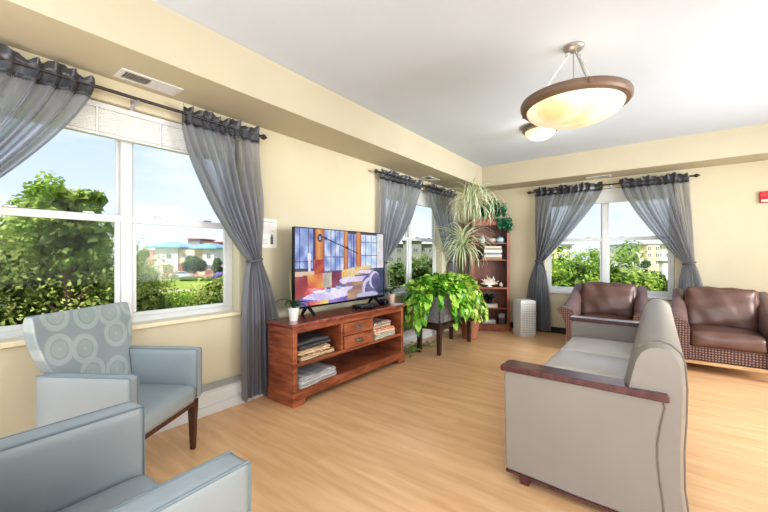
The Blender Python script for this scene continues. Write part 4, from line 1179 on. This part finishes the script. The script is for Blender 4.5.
p = at(196, 66); o = MB().box(-1.4, 3.2, -.3, .3, 0, .95).box(-1.5, 3.3, -.36, .36, .95, 1.05).build('garden_wall', M['pink'], smooth=0); o.location = (p.x,p.y,GZ); o.rotation_euler.z = AZ
tag(o, 'low pink wall behind the clipped hedge outside', 'wall')

# leafy things
def crown(center, rad, nclus, nleaf, size, cols, seed, flat=1.0, top_light=True):
    rg = np.random.RandomState(seed)
    C = np.array(center); rad = np.array(rad)
    d = rg.normal(size=(nclus,3)); d /= np.linalg.norm(d,axis=1)[:,None]
    cc = d*rad*(rg.uniform(.45,.98,(nclus,1)))
    cr_ = rg.uniform(.16,.34,nclus)*rad.mean()
    k = rg.randint(0,nclus,nleaf)
    e = rg.normal(size=(nleaf,3)); e /= np.linalg.norm(e,axis=1)[:,None]
    P = cc[k]+e*cr_[k][:,None]*rg.uniform(.55,1.05,(nleaf,1))
    P[:,2] = np.maximum(P[:,2], -rad[2]*1.05)
    nrm = e*.6+rg.normal(size=(nleaf,3))*.45+np.array([0,0,.45]); nrm /= np.linalg.norm(nrm,axis=1)[:,None]
    t = np.cross(nrm, rg.normal(size=(nleaf,3))); t /= np.linalg.norm(t,axis=1)[:,None]; b = np.cross(nrm,t)
    s = size*rg.uniform(.6,1.25,(nleaf,1))
    V = np.stack([P-t*s*.5, P+b*s*.28+nrm*s*.08, P+t*s*.5, P-b*s*.28+nrm*s*.08],1).reshape(-1,3)+C
    cl = np.array([lin(c)[:3] for c in cols]); ci = rg.randint(0,len(cols),nclus)
    lc = cl[ci[k]]*.55+cl[rg.randint(0,len(cols),nleaf)]*.45
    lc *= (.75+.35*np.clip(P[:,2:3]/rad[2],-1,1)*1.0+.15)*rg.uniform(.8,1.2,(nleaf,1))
    return V, lc
def leafmesh(name, V, lc, parent, loc=None):
    n = len(lc); me = bpy.data.meshes.new(name)
    me.vertices.add(n*4); me.loops.add(n*4); me.polygons.add(n)
    me.vertices.foreach_set('co', V.astype(np.float32).ravel())
    me.loops.foreach_set('vertex_index', np.arange(n*4, dtype=np.int32))
    me.polygons.foreach_set('loop_start', np.arange(0,n*4,4, dtype=np.int32))
    me.update(calc_edges=True); me.validate()
    ca = me.color_attributes.new('Col', 'FLOAT_COLOR', 'CORNER')
    arr = np.ones((n,4,4), np.float32); arr[:,:,:3] = lc[:,None,:]
    ca.data.foreach_set('color', arr.ravel()); me.materials.append(M['tree'])
    o = bpy.data.objects.new(name, me); COL.objects.link(o)
    if parent: o.parent = parent
    return o
def tree(name, loc, rad, zc, cols, label, seed, nleaf=9000, nclus=60, size=.14, group='trees outside the windows', core=True, cat='tree'):
    root = thing(name, label, cat, (loc[0], loc[1], GZ), 0, group)
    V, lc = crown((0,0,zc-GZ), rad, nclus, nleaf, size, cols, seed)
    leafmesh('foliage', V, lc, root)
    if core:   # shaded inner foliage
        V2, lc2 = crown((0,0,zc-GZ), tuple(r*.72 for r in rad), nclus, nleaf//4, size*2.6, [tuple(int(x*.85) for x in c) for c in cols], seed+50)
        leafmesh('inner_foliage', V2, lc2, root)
    hgt = zc-GZ; rd = random.Random(seed)
    tk = MB(); r0 = .035*hgt
    tk.tube([(0,0,0),(.05,.03,hgt*.3),(0,0,hgt*.7),(.02,.0,hgt+rad[2]*.4)], [r0,r0*.8,r0*.5,r0*.12], 8)
    for k in range(9):
        a = k*2.4; z0 = hgt*(.45+.05*k)
        if z0 > hgt+rad[2]*.3: break
        tk.tube([(0,0,z0),(rad[0]*.35*math.cos(a),rad[1]*.35*math.sin(a),z0+rad[2]*.3),(rad[0]*.75*math.cos(a),rad[1]*.75*math.sin(a),min(z0+rad[2]*.7, hgt+rad[2]*.6))], [r0*.3,r0*.18,r0*.06], 6)
    tk.build('trunk', M['bark'], root)
    return root
TG = [(140,160,78),(166,182,92),(116,138,68),(192,200,110),(100,122,62),(212,208,128)]
TB = [(150,178,78),(180,202,96),(126,156,70),(200,212,116)]
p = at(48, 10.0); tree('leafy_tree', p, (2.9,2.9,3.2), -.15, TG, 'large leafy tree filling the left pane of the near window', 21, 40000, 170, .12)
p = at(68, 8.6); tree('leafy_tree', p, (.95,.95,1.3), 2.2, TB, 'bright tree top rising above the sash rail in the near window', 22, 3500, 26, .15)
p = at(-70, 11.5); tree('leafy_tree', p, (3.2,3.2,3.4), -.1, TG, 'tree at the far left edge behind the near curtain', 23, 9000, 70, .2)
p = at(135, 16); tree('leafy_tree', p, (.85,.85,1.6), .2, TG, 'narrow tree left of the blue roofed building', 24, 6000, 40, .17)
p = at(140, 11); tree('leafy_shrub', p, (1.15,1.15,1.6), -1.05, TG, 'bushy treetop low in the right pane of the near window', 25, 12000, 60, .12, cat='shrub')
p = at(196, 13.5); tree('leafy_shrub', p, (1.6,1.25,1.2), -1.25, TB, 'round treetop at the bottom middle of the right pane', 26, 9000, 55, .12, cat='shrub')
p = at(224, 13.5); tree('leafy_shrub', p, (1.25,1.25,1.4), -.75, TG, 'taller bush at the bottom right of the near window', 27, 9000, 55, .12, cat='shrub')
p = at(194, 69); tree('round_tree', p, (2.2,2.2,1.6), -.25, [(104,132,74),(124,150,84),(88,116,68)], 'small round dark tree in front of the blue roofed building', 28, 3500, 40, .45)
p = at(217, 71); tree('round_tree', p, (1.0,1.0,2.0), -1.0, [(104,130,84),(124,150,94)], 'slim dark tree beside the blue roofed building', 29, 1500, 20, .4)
# hedge
rg = MB(); hd = thing('clipped_hedge', 'long clipped green hedge along the lawn outside', 'hedge', tuple(at(197, 64.5).xy)+(GZ,), AZ)
rows = []
hm = MB(); hm.rbox((0,0,.4), (6.0,1.0,.8), .25, n=14, wr=.02); hm.build('hedge_body', M['hedge'], hd, smooth=180)
# window 2 view
p = at(411, 70); b3 = thing('apartment_building', 'grey apartment block seen through the window behind the plants', 'building', (p.x,p.y,GZ), AZ); s3 = 70/360
MB().box(-26*s3, 26*s3, 0, 8, 0, 4.5+11*s3).box(-8*s3, 10*s3, -1, 0, 0, 4.5+14*s3).build('wall', M['greyb'], b3, smooth=0)
MB().box(-27*s3, 27*s3, -.5, 8.5, 4.5+11*s3, 4.5+12*s3).box(-9*s3, 11*s3, -1.4, .5, 4.5+14*s3, 4.5+15*s3).build('roof', M['darkwood'], b3, smooth=0)
for k in range(6):
    for z in (4.5+4*s3, 4.5-5*s3): bwin(b3, (-22+8*k)*s3, (-18+8*k)*s3, z, z+3.4*s3, 0 if k in (0,1,4,5) else -1, 'winpane', 'asphalt')
for (px, t, r_, zc, s) in ((398,30,1.2,-.3,31),(417,27,1.25,-.1,32),(432,34,1.7,-.2,33)):
    p = at(px, t); tree('small_tree', p, (r_,r_,r_*1.1), zc, [(120,140,84),(96,122,70),(140,156,90)], ['slim young tree at the left of the window behind the plants','rounder young tree in the middle of the window behind the plants','young tree at the right of the window behind the plants'][s-31], s, 2500, 30, .2)
# window 3 view
TD = [(130,160,64),(156,182,80),(108,136,56),(184,202,100)]
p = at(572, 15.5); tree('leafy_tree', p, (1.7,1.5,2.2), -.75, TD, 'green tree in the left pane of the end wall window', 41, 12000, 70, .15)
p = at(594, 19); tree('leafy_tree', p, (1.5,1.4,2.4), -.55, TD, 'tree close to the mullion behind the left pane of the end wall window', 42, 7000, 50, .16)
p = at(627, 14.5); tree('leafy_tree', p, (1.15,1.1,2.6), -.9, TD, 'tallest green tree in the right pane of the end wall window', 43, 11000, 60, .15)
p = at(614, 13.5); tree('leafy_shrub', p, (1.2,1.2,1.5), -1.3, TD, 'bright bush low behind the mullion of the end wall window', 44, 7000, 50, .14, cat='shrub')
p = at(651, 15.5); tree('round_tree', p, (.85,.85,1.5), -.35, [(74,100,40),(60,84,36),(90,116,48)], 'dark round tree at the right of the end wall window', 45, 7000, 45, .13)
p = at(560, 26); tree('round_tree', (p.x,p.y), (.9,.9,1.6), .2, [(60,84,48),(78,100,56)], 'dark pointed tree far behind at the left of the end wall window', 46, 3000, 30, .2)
for (px, t, wd, hy, lab, s) in ((556,64,16,12.5,'cream building with balconies at the left of the end wall window',1),(652,60,20,13,'cream apartment building at the right of the end wall window',2)):
    p = at(px, t); q = t/360; bb = thing('apartment_building', lab, 'building', (p.x,p.y,GZ), AZ)
    MB().box(-wd*q, wd*q, 0, 8, 0, 4.5+hy*q*.86).build('wall', M['whitew'], bb, smooth=0)
    MB().box(-wd*q*.45, wd*q*.1, -1.2, 0, 0, 4.5+hy*q*.8).build('bay', M['stone'], bb, smooth=0)
    MB().box(-(wd+1)*q, (wd+1)*q, -.6, 8.6, 4.5+hy*q*.86, 4.5+hy*q*.94).build('roof', M['greyb'], bb, smooth=0)
    for k in range(5):
        for zz_ in (4.5+5.5*q, 4.5-1*q, 4.5-8*q):
            x = (-wd*.9+k*wd*.4)*q; bwin(bb, x, x+wd*.16*q, zz_, zz_+3.6*q, 0 if k not in (1,2) else -1.2)
p = at(663.5, 22); pl_ = thing('gate_pillar', 'pale stone pillar beyond the right pane of the end wall window', 'pillar', (p.x,p.y,GZ), AZ)
MB().box(-.16,.16,-.16,.16,0,4.1).build('shaft', M['whitew'], pl_, bevel=.02)
MB().box(-.22,.22,-.22,.22,4.1,4.22).build('cap', M['greyb'], pl_, bevel=.02)
p = at(659, 21); o = MB().box(-.7,.7,-.15,.15,0,2.75).build('garden_wall', M['pink'], bevel=.02); o.location = (p.x,p.y,GZ); o.rotation_euler.z = AZ; tag(o, 'tan wall below the pale pillar outside the end window', 'wall')

# ------------------------------------------------------------------ WORLD AND LIGHT
wd = bpy.data.worlds.new('sky'); SC.world = wd; wd.use_nodes = True; nt = wd.node_tree; N = nt.nodes.new; Lk = nt.links.new
bg = nt.nodes['Background']
tc = N('ShaderNodeTexCoord'); sp = N('ShaderNodeSeparateXYZ'); Lk(tc.outputs['Generated'], sp.inputs[0])
r = N('ShaderNodeValToRGB'); e = r.color_ramp.elements
e[0].position = -.0; e[0].color = lin((234,242,252)); e[1].position = .7; e[1].color = lin((158,194,240))
q = e.new(.18); q.color = lin((208,226,251))
Lk(sp.outputs['Z'], r.inputs['Fac'])
mp = N('ShaderNodeMapping'); mp.inputs['Scale'].default_value = (2,2,7); Lk(tc.outputs['Generated'], mp.inputs['Vector'])
n = N('ShaderNodeTexNoise'); n.inputs['Scale'].default_value = 1.6; n.inputs['Detail'].default_value = 6; Lk(mp.outputs[0], n.inputs['Vector'])
cr2 = N('ShaderNodeValToRGB'); cr2.color_ramp.elements[0].position = .45; cr2.color_ramp.elements[1].position = .75
Lk(n.outputs['Fac'], cr2.inputs['Fac'])
mx = N('ShaderNodeMix'); mx.data_type = 'RGBA'; Lk(cr2.outputs['Color'], mx.inputs[0]); Lk(r.outputs['Color'], mx.inputs[6]); mx.inputs[7].default_value = lin((240,244,252))
Lk(mx.outputs[2], bg.inputs['Color']); bg.inputs['Strength'].default_value = 1.18

def light(name, kind, loc, energy, color=(1,1,1), **kw):
    l = bpy.data.lights.new(name, kind); l.energy = energy; l.color = color
    o = bpy.data.objects.new(name, l); COL.objects.link(o); o.location = loc
    rot = kw.pop('rot', None)
    if rot: o.rotation_euler = rot
    for k, v in kw.items(): setattr(l, k, v)
    return o
sd = Vector((-.35, .75, -1.0))     # travels towards the back, downward: cannot reach through the windows
s = light('sun', 'SUN', (0,0,30), 5.6, (1,.95,.86), angle=.03); s.rotation_euler = sd.to_track_quat('-Z','Y').to_euler()
light('rear_fill', 'AREA', (.8, -2.3, 1.7), 172, (.88,.94,1), shape='RECTANGLE', size=5, size_y=2.2, rot=(math.radians(86),0,0))  # added fill lamp, brightens the room from its open rear end
light('side_fill', 'AREA', (4.2, 2.4, 1.6), 150, (.88,.94,1), shape='RECTANGLE', size=1.9, size_y=5, rot=(0,math.radians(90),0))  # added fill along the right wall, which has no window
light('far_side_fill', 'AREA', (2.9, 4.1, 1.5), 95, (.9,.95,1), shape='RECTANGLE', size=1.9, size_y=2.2, spread=math.radians(95), rot=(0,math.radians(90),math.radians(-8)))  # added lamp without a fixture, lifts the dim far corner
light('flush_lamp', 'POINT', (-1.13,4.62,ZC-.24), 9, (1,.93,.84), shadow_soft_size=.12)
light('ceiling_fill_rear', 'AREA', (-.7, -1.1, .9), 85, (.88,.94,1), shape='RECTANGLE', size=2.4, size_y=1.4, rot=(math.radians(172),0,0))  # unseen uplight added to brighten the ceiling and near soffit
light('ceiling_fill_side', 'AREA', (2.9, 3.6, .5), 84, (.88,.94,1), shape='RECTANGLE', size=2.2, size_y=4.5, rot=(0,math.radians(192),0))  # added out of view, aimed up to even out the ceiling
light('pendant_lamp', 'POINT', (-.5,3.01,ZC-.36), 1.2, (1,.9,.76), shadow_soft_size=.12)

# ------------------------------------------------------------------ CAMERA
cam = bpy.data.cameras.new('camera'); co = bpy.data.objects.new('camera', cam); COL.objects.link(co)
co.location = (0,0,1.3); co.rotation_euler = (PI/2, 0, math.atan2(.6046,.7966))
cam.sensor_width = 36; cam.lens = 36*360/768; cam.clip_start = .05; cam.clip_end = 500
SC.camera = co
SC.view_settings.view_transform = 'Standard'; SC.view_settings.look = 'Medium High Contrast'; SC.view_settings.exposure = -.22; SC.view_settings.gamma = 1
SC.cycles.max_bounces = 8; SC.cycles.transparent_max_bounces = 16; SC.cycles.caustics_reflective = False; SC.cycles.caustics_refractive = False
SC.cycles.use_denoising = True
